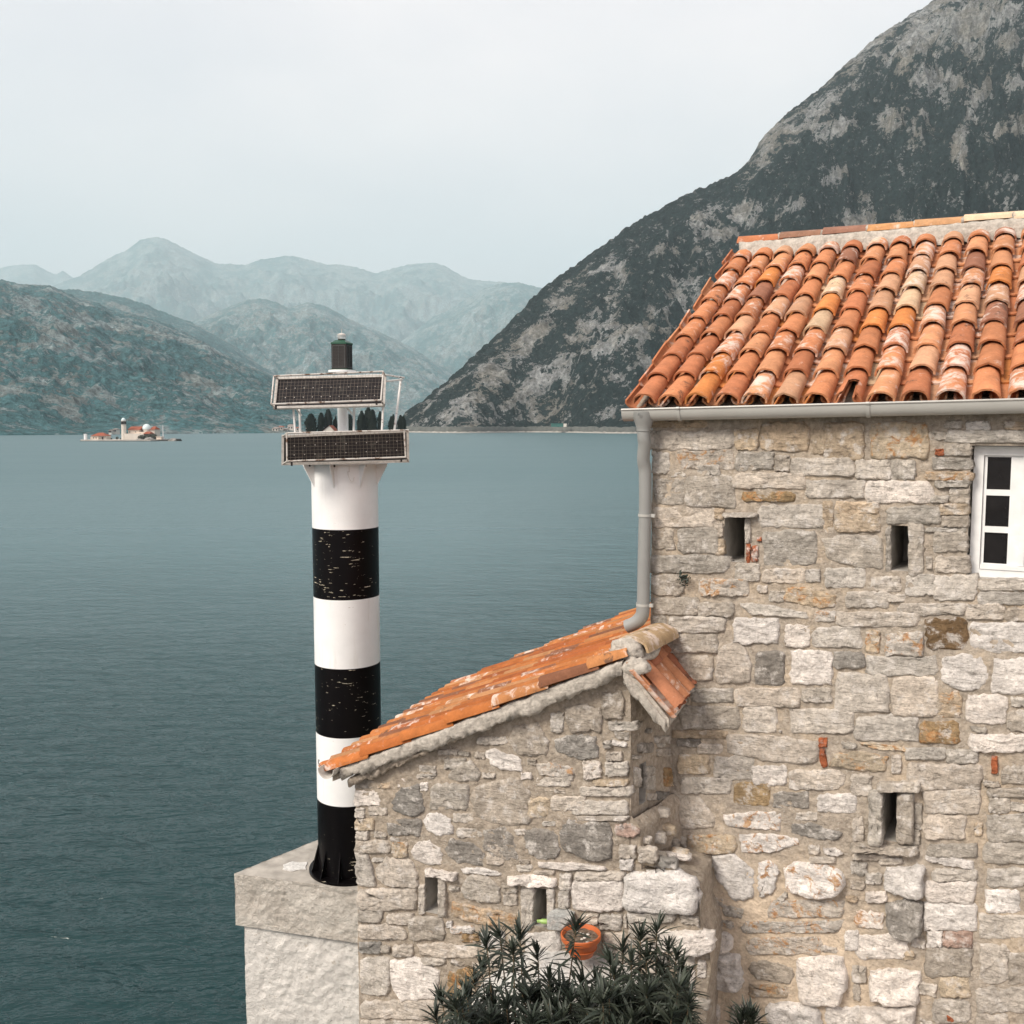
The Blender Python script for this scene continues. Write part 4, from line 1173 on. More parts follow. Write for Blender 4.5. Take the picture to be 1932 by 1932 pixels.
AS = parse(CC, '''78 168 219 242 W;78 108 184 150 G;202 118 274 150 T;158 248 254 294 L;82 258 130 310 L;278,225 335,145 425,132 458,268 385,298 295,268 D;490 130 686 266 G;312 98 346 144 W;434 120 476 162 W;585,92 605,52 698,5 756,68 738,108 640,112 G
720,215 745,155 830,112 958,106 1015,180 1002,250 1036,326 930,348 805,342 745,285 G;1012 205 1128 308 C;412 76 508 96 L;972 67 1028 100 W;1058,20 1150,12 1240,40 1250,75 1180,88 1070,80 Lr;1057 92 1228 138 L;1304 16 1398 98 W;1424 14 1543 84 L;1364 108 1538 138 C;1293 146 1558 192 L;1138 192 1318 270 L;1255 222 1543 292 L;1262 300 1540 324 L
254 316 428 402 D;450,330 470,290 530,283 590,310 610,390 520,402 460,370 W;608 288 718 332 L;632 364 762 412 L;775,370 880,362 925,400 962,525 830,528 780,470 D;1088 328 1158 352 L;937 368 998 398 L;995,380 1110,370 1168,400 1166,520 1060,528 1000,470 D;1185,340 1240,312 1300,345 1350,330 1425,335 1455,430 1440,528 1330,538 1230,495 1192,455 D;1478,350 1550,345 1610,378 1570,418 1480,400 P;82 318 178 376 C;86 384 150 428 L
87 434 268 498 G;283 444 363 523 Cr;382,490 415,440 480,432 545,480 550,550 480,562 400,530 W;567,470 600,425 700,440 770,500 768,565 660,555 580,520 D;84,505 140,510 180,600 182,670 120,678 86,650 L;192,580 240,535 370,535 410,610 408,688 290,682 205,640 L;172 527 234 544 L;790 450 880 560 L;1500 458 1588 528 L;1502 535 1570 590 W
462,590 480,580 628,600 625,638 560,630 470,610 W^;424 672 456 828 L;530 634 568 838 L;662,582 760,575 862,605 858,622 760,612 665,600 W;652,690 690,620 790,622 856,680 855,760 760,762 680,735 G;872 658 954 716 G;877 722 950 778 L;907,620 1040,612 1148,640 1146,676 1020,665 910,645 W^;974 684 1038 908 L;1112 692 1148 826 L;952 562 1028 596 L;1042 592 1148 612 L;1064,550 1250,555 1418,575 1415,590 1200,588 1070,572 W;1262 604 1518 646 L;1177 614 1238 698 L;1172 706 1228 798 L;1243,645 1512,655 1510,812 1255,800 W;1393 834 1513 908 L;1300 830 1385 880 L
605,772 660,778 948,832 938,895 760,878 612,838 Tr;102 694 403 802 L;102 804 228 868 G;254 828 388 882 L;368,850 480,842 545,850 558,962 380,960 G;572 868 600 898 W;593 894 718 928 Wr;655 934 743 976 Or;102,890 250,882 343,915 340,962 105,962 L;104 978 218 1034 D;287 994 388 1056 L;432,1000 520,985 728,1000 728,1055 560,1060 440,1040 L;432 1064 558 1098 L;112 1068 268 1256 L;278,1090 400,1072 520,1140 528,1280 330,1282 280,1200 W;572,1250 592,1142 698,1112 758,1178 640,1268 Or;122 1294 498 1386 L;275 1394 480 1480 G;110 1394 265 1480 L;760 920 880 1010 W;780 1020 980 1100 L;1000 930 1180 1040 W
1535,640 1570,610 1800,610 1900,650 1922,740 1900,812 1700,808 1545,790 W^;1545 820 1778 868 L;1522 834 1540 900 L;1550 880 1700 950 L;1702 924 1800 1028 W;1420 930 1530 1000 L;1230 1060 1400 1200 W;1420 1020 1600 1120 L''')
AS += parse(CE, '''1228,440 1300,428 1392,450 1385,555 1260,560 1225,500 G;1405 372 1500 498 G;1175,600 1250,575 1365,590 1372,680 1290,690 1180,650 D;950,600 985,535 1090,522 1140,600 1130,670 1000,665 G;1438 512 1570 552 L;1407 604 1448 638 L;1422 658 1495 698 L;802 584 938 618 L;522 762 598 774 L;842,660 880,645 1000,680 1010,745 960,750 860,710 W;640 690 740 740 G;1155 470 1215 560 G;1140 760 1260 800 L;610 645 700 670 L;1310 700 1390 740 L''')
AS += parse(CB, '''184,1146 300,1140 368,1150 364,1235 300,1250 200,1225 W^;290,1292 332,1300 330,1378 288,1370 W;160 1262 270 1330 L;200 1340 275 1440 W''')
mka = Mask()
hole_fill([[CC(455, 618), CC(527, 828)], [CC(1041, 682), CC(1109, 902)]], mka)
for P, t, r, pr in AS:
    sd_ += 1
    mka.fill(P)
    build_stone(FA, P, t, r, awall, sd_, H=None if not pr else random.uniform(0.04, 0.06))
REG_A = [(674, 1490), (820, 1440), (1160, 1318), (1186, 1400), (1186, 1560), (1300, 1660), (1320, 1990), (684, 1990)]
n2_ = fill_stones(FA, REG_A, mka, awall, 8000, 80, 'LGGWLLD', 21000, (12, 60), 1.0)
SS = parse(CC, '''1578 40 1606 140 G;1642 34 1688 158 G;1737 42 1774 138 Or;1650 180 1700 215 L;1700 -60 1770 -20 G;1600 -90 1680 -40 D;1690 -130 1770 -90 G;1700 170 1765 212 D''')
mks = Mask()
hole_fill([[CC(1607, 25), CC(1640, 222)]], mks)
for P, t, r, pr in SS:
    sd_ += 1
    mks.fill(P)
    build_stone(FS, P, t, r, sw, sd_)
fill_stones(FS, [(1196, 1360), (1262, 1375), (1262, 1560), (1196, 1560)], mks, sw, 3000, 8, 'GDGL', 31000, (8, 16))
# plain back parts of the annexe
m = MB()
for poly in ([(aL + 0.01, 0.03), (aL + 0.45, 0.03), (aL + 0.3, YB), (aL - 0.14, YB)],):
    V = [Vector((x, y, 0)) for x, y in poly]
    zt_ = float(top_at(np.array(aL))) - 0.02
    m.prism(V, 0, zt_, (0, 0, 1))
m.build('side_wall', SIDE, annex)
m = MB()
m.prism([(aL, YB - 0.35, 0), (ap, YB - 0.35, 0), (ap, YB - 0.35, apz - 0.2), (aL, YB - 0.35, float(top_at(np.array(aL))) - 0.05)], 0, 0.3, (0, 1, 0))
m.build('back_wall', SIDE, annex)

# roof of the annexe
def roof_empty(o, e, x):
    e, x = Vector(e).normalized(), Vector(x).normalized()
    z = x.cross(e)
    M = Matrix((x, e, z)).transposed()
    r = empty('roof', o)
    r.rotation_euler = M.to_euler()
    r.parent = annex
    return r
e_l = Vector((math.cos(BET), 0, math.sin(BET)))
rl = roof_empty((ea, VER, eaz), e_l, (0, -1, 0))
TSP = 0.192
NR = 7
EX2 = LSL / (NR - 0.35)
SKEW = math.tan(R(4.0))
cov2 = [tile_mesh('roof_tile', TSP * 0.86, EX2 * 1.15, TSP * 0.38, 0.16, 60 + k) for k in range(6)]
pan2 = [tile_mesh('pan_tile', TSP * 0.80, EX2 * 1.12, TSP * 0.28, -0.12, 80 + k, flip=True) for k in range(4)]
PAL2 = [(0.375, 0.125, 0.034), (0.34, 0.105, 0.027), (0.39, 0.145, 0.045), (0.30, 0.090, 0.027), (0.38, 0.165, 0.062), (0.40, 0.20, 0.09), (0.20, 0.085, 0.045)]
rnd = random.Random(5)
NC2 = int((YB - VER) / TSP) + 1
hi_ = MH.inverted() @ MA
for ci in range(NC2):
    yy = 0.075 + ci * TSP
    sh = SKEW * yy
    for ri in range(-1, NR + 1):
        for kind in (0, 1):
            ly = ri * EX2 - sh + rnd.uniform(-0.015, 0.015) - (0.03 if kind else 0)
            if ri == -1:
                if sh < 0.8 * EX2: continue
            if ly < -sh - 0.03 or ly > LSL - 0.10: continue
            cy_ = VER + yy + (TSP / 2 if kind else 0)
            wp = hi_ @ Vector((ea + (ly + 0.12) * math.cos(BET), cy_, 0))
            if wp.x > -0.02 and wp.y > -0.02: continue                      # would sit inside the house
            o = link('pan_tile' if kind else 'roof_tile', rnd.choice(pan2 if kind else cov2), rl, (-(yy + (TSP / 2 if kind else 0)) + rnd.uniform(-.006, .006), ly, 0.016 if kind else 0.012 + rnd.uniform(0, 0.008)))
            o.scale = (1, min(1.0, (LSL + 0.02 - ly) / (EX2 * 1.15)), 1)
            o.rotation_euler = (-R(2.4 if kind else 3.6) + rnd.uniform(-.01, .01), rnd.uniform(-.04, .04), rnd.uniform(-.03, .03))
            paint_tile(o, rnd, 0.30, PAL2)
e_r = Vector((-math.cos(GAM), 0, math.sin(GAM)))
rr_ = roof_empty((ra, VER, raz), e_r, (0, 1, 0))
cov3 = [tile_mesh('roof_tile', TSP * 0.95, RSL * 0.80, TSP * 0.36, 0.15, 95 + k) for k in range(2)]
pan3 = [tile_mesh('pan_tile', TSP * 0.85, RSL * 0.84, TSP * 0.28, -0.12, 97 + k, flip=True) for k in range(2)]
PAL3 = [(0.40, 0.17, 0.09), (0.34, 0.13, 0.07), (0.46, 0.20, 0.10)]
for ci in range(4):
    for kind, off, ly in ((1, 0.09, -0.01), (0, 0.19, 0.02), (1, 0.09, RSL * 0.5), (0, 0.19, RSL * 0.62)):
        if ci == 0 and kind == 0 and ly > 0.1: continue
        o = link('pan_tile' if kind else 'roof_tile', rnd.choice(pan3 if kind else cov3), rr_, (off + ci * TSP * 1.0, ly, 0.02 if kind else 0.022))
        if ly > 0.1: o.scale = (1, 0.5, 1)
        o.rotation_euler = (-R(2.5), 0, rnd.uniform(-.04, .04))
        paint_tile(o, rnd, 0.3, PAL3)
# boarding under the tiles
m = MB()
tl, tr = Vector((ea + 0.10, VER + 0.03, eaz + 0.10 * math.tan(BET) - 0.05)), Vector((ap, VER + 0.03, apz - 0.05))
bl_, br = tl + Vector((-SKEW * (YB - VER), YB - VER - 0.1, -SKEW * (YB - VER) * math.tan(BET))), tr + Vector((0, YB - VER - 0.1, 0))
V = [tl, tr, br, bl_]
m.add([v for v in V] + [v - Vector((0, 0, 0.05)) for v in V], [(0, 1, 2, 3), (7, 6, 5, 4), (0, 4, 5, 1), (1, 5, 6, 2), (2, 6, 7, 3), (3, 7, 4, 0)])
m.build('roof_deck', MORTAR2, annex)
m = MB()
V = [tr + Vector((0.0, 0, -0.01)), Vector((ra - 0.03, VER + 0.03, raz - 0.03)), Vector((ra - 0.03, VER + 0.9, raz - 0.03)), tr + Vector((0.0, 0.87, -0.01))]
m.add([v for v in V] + [v - Vector((0, 0, 0.06)) for v in V], [(3, 2, 1, 0), (4, 5, 6, 7), (0, 4, 5, 1), (1, 5, 6, 2), (2, 6, 7, 3), (3, 7, 4, 0)])
m.build('roof_deck', LIME, annex)
# rough mortar under the verge tiles
def verge(p0, p1, thick, mat, name, front, n=240, seed=0, deep=0.16):
    d = p1 - p0
    V = []
    prof = [(deep, 0.01), (0.0, 0.0), (-0.010, -0.12), (-0.012, -0.4), (-0.008, -0.7), (0.0, -0.94), (0.02, -1.0), (deep, -1.02)]
    for i in range(n):
        t = i / (n - 1)
        p = p0 + d * t
        th = thick(t)
        for k, (y, z) in enumerate(prof):
            w = 0.0 if k in (0, 7) else 1.0
            q = Vector((p.x * 9, k * 1.3, seed))
            V.append((p.x, front + y + w * 0.022 * mn.noise(q) + w * 0.010 * mn.noise(q * 3.1) + w * 0.005 * mn.noise(q * 8.3), p.z + z * th + w * 0.016 * mn.noise(q * 2 + Vector((3, 3, 3))) + w * 0.004 * mn.noise(q * 7.7) - (0.045 * max(0, mn.noise(q * 0.8)) + 0.02 * mn.noise(q * 3.7) if k > 3 else 0)))
    me = quads_mesh(name, V, grid_quads(n, len(prof)), mat, True)
    bm = bmesh.new(); bm.from_mesh(me); bm.verts.ensure_lookup_table()
    np_ = len(prof)
    bm.faces.new([bm.verts[k] for k in range(np_)]); bm.faces.new([bm.verts[(n - 1) * np_ + k] for k in reversed(range(np_))])
    bmesh.ops.recalc_face_normals(bm, faces=bm.faces); bm.to_mesh(me); bm.free()
    return link(name, me, annex)
v0 = Vector((ea + 0.18, 0, eaz + 0.18 * math.tan(BET) - 0.012))
v1 = Vector((ap - 0.02, 0, apz - 0.03))
verge(v0, v1, lambda t: 0.09 + 0.03 * math.sin(t * 3) + 0.02 * t, LIME, 'verge_mortar', VER + 0.02, seed=2)
verge(v0 + Vector((0.05, 0, -0.10)), v1 + Vector((-0.9, 0, -0.10 - 0.88 * math.tan(BET))), lambda t: 0.05 * (1 - t) + 0.02, MORTAR2, 'verge_mortar', VER + 0.065, seed=8, deep=0.1)
verge(Vector((ap - 0.01, 0, apz - 0.10)), Vector((ra - 0.05, 0, raz - 0.035)), lambda t: 0.10, LIME, 'verge_mortar', VER + 0.02, n=40, seed=5)
# ridge of the annexe: one ochre tile bedded on lime mortar
rt = tile_mesh('ridge_tile', 0.30, 0.62, 0.105, 0.05, 120, th=0.02)
o = link('ridge_tile', rt, annex, (ap + 0.01, VER + 0.12, apz + 0.02))
o.rotation_euler = (0, 0, -R(10))
o.color = (0.38, 0.27, 0.155, 0.6)
def blob(name, c, r, mat, parent, seed, sub=3, rough=0.25, boxy=0.0):
    bm = bmesh.new()
    bmesh.ops.create_icosphere(bm, subdivisions=sub, radius=1)
    for v in bm.verts:
        q = v.co.copy()
        if boxy: q = q / max(abs(q.x), abs(q.y), abs(q.z)) ** boxy
        k = 1 + rough * mn.noise(q * 1.7 + Vector((seed, 0, 0))) + rough * 0.5 * mn.noise(q * 4.5 + Vector((0, seed, 0)))
        v.co = Vector((q.x * r[0] * k, q.y * r[1] * k, q.z * r[2] * k))
    me = bpy.data.meshes.new(name)
    bm.to_mesh(me); bm.free()
    me.materials.append(mat)
    me.polygons.foreach_set('use_smooth', [True] * len(me.polygons))
    return link(name, me, parent, c)
for (x_, y_, z_) in blob_later[1:]: blob('ridge_mortar', (x_ - 0.005, y_ - 0.06, z_ + 0.105), (0.022, 0.075, 0.045), LIME, house, x_ * 9, 2, 0.45)
# one broken cover tile at the eave
o = [c_ for c_ in roof.children if c_.name.startswith('roof_tile')][7 * NROW]
bmx = bmesh.new(); bmx.from_mesh(o.data)
kill = [f for f in bmx.faces if f.calc_center_median().y < EXPO * 0.62 + 0.05 * mn.noise(f.calc_center_median() * 30) and f.calc_center_median().x > -SPX * 0.10]
bmesh.ops.subdivide_edges(bmx, edges=bmx.edges[:], cuts=2)
kill = [f for f in bmx.faces if (f.calc_center_median().y < EXPO * 0.55 + 0.10 * mn.noise(f.calc_center_median() * 22) and abs(f.calc_center_median().x - 0.012) < SPX * 0.22 + 0.03 * mn.noise(f.calc_center_median() * 40))]
bmesh.ops.delete(bmx, geom=kill, context='FACES')
mb_ = bpy.data.meshes.new('roof_tile'); bmx.to_mesh(mb_); bmx.free()
mb_.materials.append(TILE); o.data = mb_
o['label'] = 'broken cover tile with a jagged hole at the eave'
blob('ridge_mortar', (ap - 0.02, VER + 0.12, apz + 0.035), (0.135, 0.06, 0.085), LIME, annex, 3, rough=0.35)
blob('ridge_mortar', (ap + 0.08, VER + 0.04, apz - 0.075), (0.10, 0.045, 0.07), LIME, annex, 5, rough=0.4)
blob('ridge_mortar', (ap + 0.06, VER + 0.42, apz - 0.03), (0.10, 0.34, 0.06), LIME, annex, 7)
# lime flashing where the roof meets the house wall
fl = [FH.px(u, v) for u, v in ((1222, 1208), (1240, 1212), (1266, 1250), (1300, 1288), (1312, 1302), (1300, 1310), (1280, 1298), (1240, 1245))]
n = len(fl)
m = MB()
N3 = [Vector((a, -0.125 + 0.03 * mn.noise(Vector((a * 9, z * 9, 0))), z)) for a, z in fl]
m.add(N3 + [Vector((a, 0.03, z)) for a, z in fl], [tuple(range(n))] + [(k, (k + 1) % n, (k + 1) % n + n, k + n) for k in range(n)])
m.build('flashing', LIME, house)
# half round gutter on the seaward eave
gxl, gzl = FV.px(624, 1448)
glen = YB - VER
gd = Vector((-SKEW, 1, 0)).normalized()
V, Fc = [], []
for j, yy in enumerate(np.linspace(-0.09, glen, 12)):
    for rr2 in (0.075, 0.070):
        for k in range(13):
            an = math.pi + math.pi * k / 12
            V.append((gxl - SKEW * yy + rr2 * math.cos(an), VER + yy, gzl + 0.012 - SKEW * yy * math.tan(BET) - 0.012 * yy + rr2 * 1.1 * math.sin(an)))
for j in range(11):
    for k in range(12):
        a = j * 26 + k
        Fc += [(a, a + 1, a + 27, a + 26), (a + 14, a + 13, a + 39, a + 40)]
    for k in (0, 12):
        a = j * 26 + k
        Fc.append((a, a + 26, a + 39, a + 13))
for k in range(12): Fc.append((k, k + 13, k + 14, k + 1))
m = MB(); m.add(V, Fc)
GUT2 = plain('white_gutter', (0.52, 0.50, 0.45), 0.5, 0.25, 14)
gt2 = m.build('gutter', GUT2, annex, smooth=True)
m = MB()
m.tube(smooth_path([Vector((gxl - 0.075, VER - 0.02, gzl)), Vector((gxl - 0.10, VER - 0.03, gzl + 0.03)), Vector((gxl - 0.09, VER - 0.04, gzl + 0.075)), Vector((gxl - 0.075, VER - 0.05, gzl + 0.06))], 2), 0.004, 6)
m.build('bracket', PVC2, gt2, smooth=True)

# terrace and quay the buildings stand on
TERR = mortar_mat('terrace_paving', (0.34, 0.31, 0.27), (0.40, 0.36, 0.30))
m = MB()
inv = lambda x, y: MA @ Vector((x, y, 0))
pl = [inv(aL + 0.02, YB + 0.2), inv(aL + 0.02, 0.02), inv(aL + 0.0, -5.0), Vector((-1.0, -12, 0)), Vector((26, -12, 0)), Vector((26, 20, 0)), inv(3.6, 8.0)]
pl = [Vector((p.x, p.y, 0)) for p in pl]
m.prism(pl, -1.0, BASEZ, (0, 0, 1))
props(m.build('terrace', TERR), 'stone terrace and quay below the buildings', kind='structure')

# ================================================================== PLINTH OF THE LIGHT
CONC = NM('rough_concrete')
v = CONC.coord('Object')
c = CONC.mix(CONC.ramp(CONC.noise(v, 3.0, 7, 0.62), 0.35, 0.65), (0.80, 0.755, 0.68), (0.66, 0.61, 0.54))
c = CONC.mix(CONC.ramp(CONC.noise(v, 9, 8, 0.7), 0.60, 0.70, 0, 0.7), c, (0.22, 0.19, 0.15))
c = CONC.mix(CONC.ramp(CONC.noise(v, 16, 7, 0.7), 0.55, 0.66, 0, 0.8), c, (0.74, 0.71, 0.65))
c = CONC.mix(CONC.ramp(CONC.noise(v, 38, 5, 0.7), 0.64, 0.70, 0, 0.8), c, (0.16, 0.14, 0.115))
b = CONC.bump(CONC.noise(v, 18, 9, 0.72), 1.0, 0.075)
b = CONC.bump(CONC.noise(v, 70, 5, 0.65), 0.8, 0.010, b)
CONC = CONC.done(c, 0.95, b, Specular_IOR_Level=0.15)
PLAST = NM('white_rough_plaster')
v = PLAST.coord('Object')
c = PLAST.scale_col((0.80, 0.775, 0.73), PLAST.ramp(PLAST.noise(v, 5, 7, 0.65), 0.3, 0.7, 0.85, 1.1, False))
c = PLAST.mix(PLAST.ramp(PLAST.noise(v, 11, 8, 0.72), 0.58, 0.70, 0, 0.75), c, (0.42, 0.36, 0.28))
c = PLAST.mix(PLAST.ramp(PLAST.noise(v, 42, 5, 0.7), 0.62, 0.70, 0, 0.8), c, (0.20, 0.18, 0.15))
b = PLAST.bump(PLAST.noise(v, 20, 9, 0.72), 0.9, 0.045)
b = PLAST.bump(PLAST.noise(v, 70, 5, 0.65), 0.8, 0.010, b)
PLAST = PLAST.done(c, 0.95, b, Specular_IOR_Level=0.15)
CTOP = plain('plinth_top', (0.36, 0.335, 0.295), 0.95, 0.35, 5, 0.6)
dT = 0.8 * F / 124.0
t0 = CAM + ray(651, 940) * dT
TX, TY = t0[0], t0[1]
# tower base height: where the axis shows at v = 1634
lo, hi = -1.5, 5.0
for _ in range(50):
    mid = (lo + hi) / 2
    d = np.array([TX, TY, mid]) - CAM
    vv = 966 - F * (d[2] * CP - d[1] * -SP * -1 if False else (d[1] * SP + d[2] * CP)) / (d[1] * CP - d[2] * SP)
    if vv > 1636: lo = mid
    else: hi = mid
ZB = (lo + hi) / 2
print('tower', TX, TY, ZB, 'dist', dT)
P1, P2, P3 = at_z(442, 1648, ZB), at_z(590, 1588, ZB), at_z(680, 1680, ZB)
P1, P2, P3 = (Vector((p[0], p[1], 0)) for p in (P1, P2, P3))
d12, d13 = (P2 - P1), (P3 - P1)
Q = [P1, P1 + d13 * 1.65, P1 + d13 * 1.65 + d12.normalized() * 1.9, P1 + d12.normalized() * 2.2]
plinth = empty('lighthouse_plinth', ((Q[0] + Q[2]) / 2).to_tuple()[:2] + (0.0,), 0, 'rough pale concrete plinth under the striped lighthouse', 'plinth')
off = Vector(plinth.location)
def rough_block(name, poly, z0, z1, mat, parent, off, amp, seed, step=0.03, shrink=0.0, bat=0.0, top=True):
    cc = sum(poly, Vector()) / len(poly)
    V, Qd = [], []
    for i in range(len(poly)):
        a, b_ = poly[i], poly[(i + 1) % len(poly)]
        L_ = (b_ - a).length
        vis = i in (0, 3)
        na, nz2 = (max(2, int(L_ / step)), max(2, int((z1 - z0) / step))) if vis else (6, 6)
        base = len(V)
        nrm = (b_ - a).cross(Vector((0, 0, 1))).normalized()
        for q in range(na + 1):
            for r in range(nz2 + 1):
                s, t = q / na, r / nz2
                p = a.lerp(b_, s)
                p = p + (cc - p).normalized() * bat * t
                z = z0 + (z1 - z0) * t
                ed = min(1, 10 * min(s, 1 - s)) if vis else 0
                W = Vector((p.x, p.y, z))
                nn = amp * (1.2 * mn.noise(W * 4 + Vector((seed, 0, 0))) + 0.9 * mn.noise(W * 13) + 0.5 * mn.noise(W * 31)) if vis else 0
                ee = 0.35 + 0.65 * ed
                V.append(p + nrm * nn * ee + Vector((0, 0, z + (0 if t in (0,) else (amp * 0.8 * mn.noise(W * 9) if t == 1 else 0)))) - off)
        for q in range(na):
            for r in range(nz2):
                k = base + q * (nz2 + 1) + r
                Qd.append((k, k + nz2 + 1, k + nz2 + 2, k + 1))
    me = quads_mesh(name, V, Qd, mat, True)
    return link(name, me, parent)
LIP = 0.66
cap = rough_block('cap', Q, ZB - LIP, ZB, CONC, plinth, off, 0.018, 3, 0.022)
inner = [p + (sum(Q, Vector()) / 4 - p).normalized() * 0.10 for p in Q]
rough_block('body', inner, -1.0, ZB - LIP + 0.02, PLAST, plinth, off, 0.020, 9, 0.025, bat=-0.0)
m = MB()
m.prism([p - off for p in Q], ZB - 0.03, ZB - 0.003, (0, 0, 1))
m.build('top', CTOP, plinth)
m = MB()
m.prism([p - off for p in Q], ZB - LIP - 0.01, ZB - LIP + 0.04, (0, 0, 1))
m.build('underside', CONC, plinth)
# rubble on the ledge beside the annexe
rnd = random.Random(77)
zl_, zh_ = FA.px(1318, 1655)[1], FA.px(1208, 1556)[1]
for k in range(16):
    z = rnd.uniform(zl_ - 0.01, zh_)
    p = Vector((float(xr(z)), 0, z)) + sdir * rnd.uniform(0.04, 0.55)
    if k < 10:
        t_ = rnd.random()
        p = Vector((0.02 + 0.36 * t_, rnd.uniform(0.05, 0.42), zl_ + rnd.uniform(0.0, 0.03)))
    o = blob('stone', tuple(p), (rnd.uniform(.045, .085), rnd.uniform(.03, .06), rnd.uniform(.022, .045)), STONE, awall, k, 3, 0.18, 0.75)
    c = TONE[rnd.choice('LGWC')]
    o.color = (*c, 0.2)

# stones on the right cheek of the annexe's wider base
FB = Frame(MA, (float(xr(FA.px(1325, 1760)[1])) + 0.0, 0, 0), (0, 1, 0), (1, 0, 0))
mkb = Mask()
0 and fill_stones(FB, [(1326, 1670), (1346, 1660), (1356, 1980), (1336, 1990)], mkb, awall, 3000, 18, 'LGWG', 41000, (8, 22))

# ================================================================== LIGHTHOUSE
PT = NM('white_tower_paint')
v = PT.coord('Object')
hs = PT.n('Mapping', {'Vector': v, 'Scale': (5, 5, 26)}).outputs[0]
c = PT.scale_col((0.83, 0.84, 0.835), PT.ramp(PT.noise(v, 2.5, 5), 0.3, 0.7, 0.93, 1.05, False))
streak = PT.noise(PT.n('Mapping', {'Vector': v, 'Scale': (9, 9, 1.2)}).outputs[0], 1.0, 5, 0.6)
c = PT.mix(PT.ramp(streak, 0.55, 0.72, 0, 0.22), c, (0.50, 0.45, 0.36))
c = PT.mix(PT.ramp(PT.noise(hs, 1.7, 5, 0.62), 0.715, 0.735), c, (0.22, 0.16, 0.10))
WHITE = PT.done(c, 0.42, PT.bump(PT.noise(v, 14, 5), 0.15, 0.01))
PB = NM('black_tower_paint')
v = PB.coord('Object')
hs = PB.n('Mapping', {'Vector': v, 'Scale': (4.5, 4.5, 30)}).outputs[0]
chip = PB.noise(hs, 1.9, 6, 0.6)
cl = PB.noise(v, 1.6, 2, 0.5)
chip = PB.math('ADD', chip, PB.math('MULTIPLY', PB.math('SUBTRACT', cl, 0.5), 0.28))
c = PB.mix(PB.ramp(chip, 0.662, 0.68), (0.003, 0.0024, 0.0028), (0.60, 0.54, 0.42))
BLACK = PB.done(c, 0.36, PB.bump(PB.noise(v, 12, 4), 0.12, 0.01), Specular_IOR_Level=0.12)
STEEL = plain('galvanised_frame', (0.52, 0.50, 0.46), 0.5, 0.25, 30)
RUST = NM('rusty_white_steel')
v = RUST.coord('Object')
c = RUST.mix(RUST.ramp(RUST.noise(v, 14, 7, 0.7), 0.56, 0.64), (0.70, 0.69, 0.66), (0.16, 0.085, 0.045))
RUST = RUST.done(c, 0.6)
RUST2 = NM('rusty_frame')
v = RUST2.coord('Object')
c = RUST2.mix(RUST2.ramp(RUST2.noise(v, 11, 7, 0.7), 0.50, 0.62), (0.56, 0.54, 0.50), (0.13, 0.075, 0.045))
RUST2 = RUST2.done(c, 0.6)
SLAT = plain('lantern_slat', (0.075, 0.08, 0.08), 0.5, 0.2, 20)
WIRE = plain('rusty_wire', (0.20, 0.165, 0.135), 0.6, 0.4, 9)
DARKST = plain('dark_steel', (0.015, 0.012, 0.011), 0.6, 0.3, 20)
CELL = NM('solar_cell')
v = CELL.coord('Object', rnd=True)
c = CELL.mix(CELL.ramp(CELL.noise(v, 7, 6, 0.7), 0.52, 0.70, 0, 0.55), (0.016, 0.015, 0.016), (0.11, 0.105, 0.09))
CELL = CELL.done(c, 0.35, Specular_IOR_Level=0.3)
GREEN = plain('green_cap', (0.006, 0.06, 0.032), 0.4, 0.15, 12)
LENS = NM('clear_lens')
b_ = LENS.n('BsdfPrincipled', {'Base Color': (0.85, 0.87, 0.85, 1), 'Roughness': 0.12, 'Transmission Weight': 0.65, 'IOR': 1.45})
LENS.t.links.new(b_.outputs[0], LENS.o.inputs['Surface'])
LENS = LENS.m

TAZ = math.atan2(TX, TY)                      # azimuth of the tower, to the right of +Y
lh = empty('lighthouse', (TX, TY, ZB), -TAZ, 'slim black and white banded lighthouse with two solar panels and green lantern', 'lighthouse')
ML = Matrix.Translation((TX, TY, ZB)) @ Matrix.Rotation(-TAZ, 4, 'Z')
FL = Frame(ML, (0, 0, 0), (1, 0, 0), (0, -1, 0))
def L3(x, y, h=0.0):
    return FL.px(*CD(x, y), h=h)
TR = 0.40
# band edges read off the left edge of the tower (frame pixels) at the tower's near face
bz = [FL.px(650, v, h=TR)[1] for v in (1662 - 2, 1523, 1394, 1263, 1133, 1000, 872)]
zf = L3(925, 1500, h=TR)[1]
bz[-1] = zf + 0.03
bz[0] = 0.0
for k in range(6):
    m = MB()
    z0_, z1_ = bz[k], bz[k + 1]
    m.lathe([(TR, z0_), (TR, z1_)], 72)
    if k == 5: m.lathe([(TR, z1_), (0.0, z1_)], 72)
    o = m.build('tower_band', BLACK if k % 2 == 0 else WHITE, lh, smooth=True)
m = MB(); m.lathe([(0.40, 0.0), (0.515, 0.0), (0.515, 0.028), (0.40, 0.030)], 64); m.build('base_flange', BLACK, lh)
for k in range(12):
    an = 2 * math.pi * k / 12 + 0.2
    d = Vector((math.cos(an), math.sin(an), 0)); t = Vector((-d.y, d.x, 0))
    m = MB()
    m.prism([d * 0.395 + Vector((0, 0, 0.03)), d * 0.495 + Vector((0, 0, 0.03)), d * 0.48 + Vector((0, 0, 0.07)), d * 0.40 + Vector((0, 0, 0.36)), d * 0.395 + Vector((0, 0, 0.36))], -0.008, 0.008, t)
    m.build('gusset', BLACK, lh)
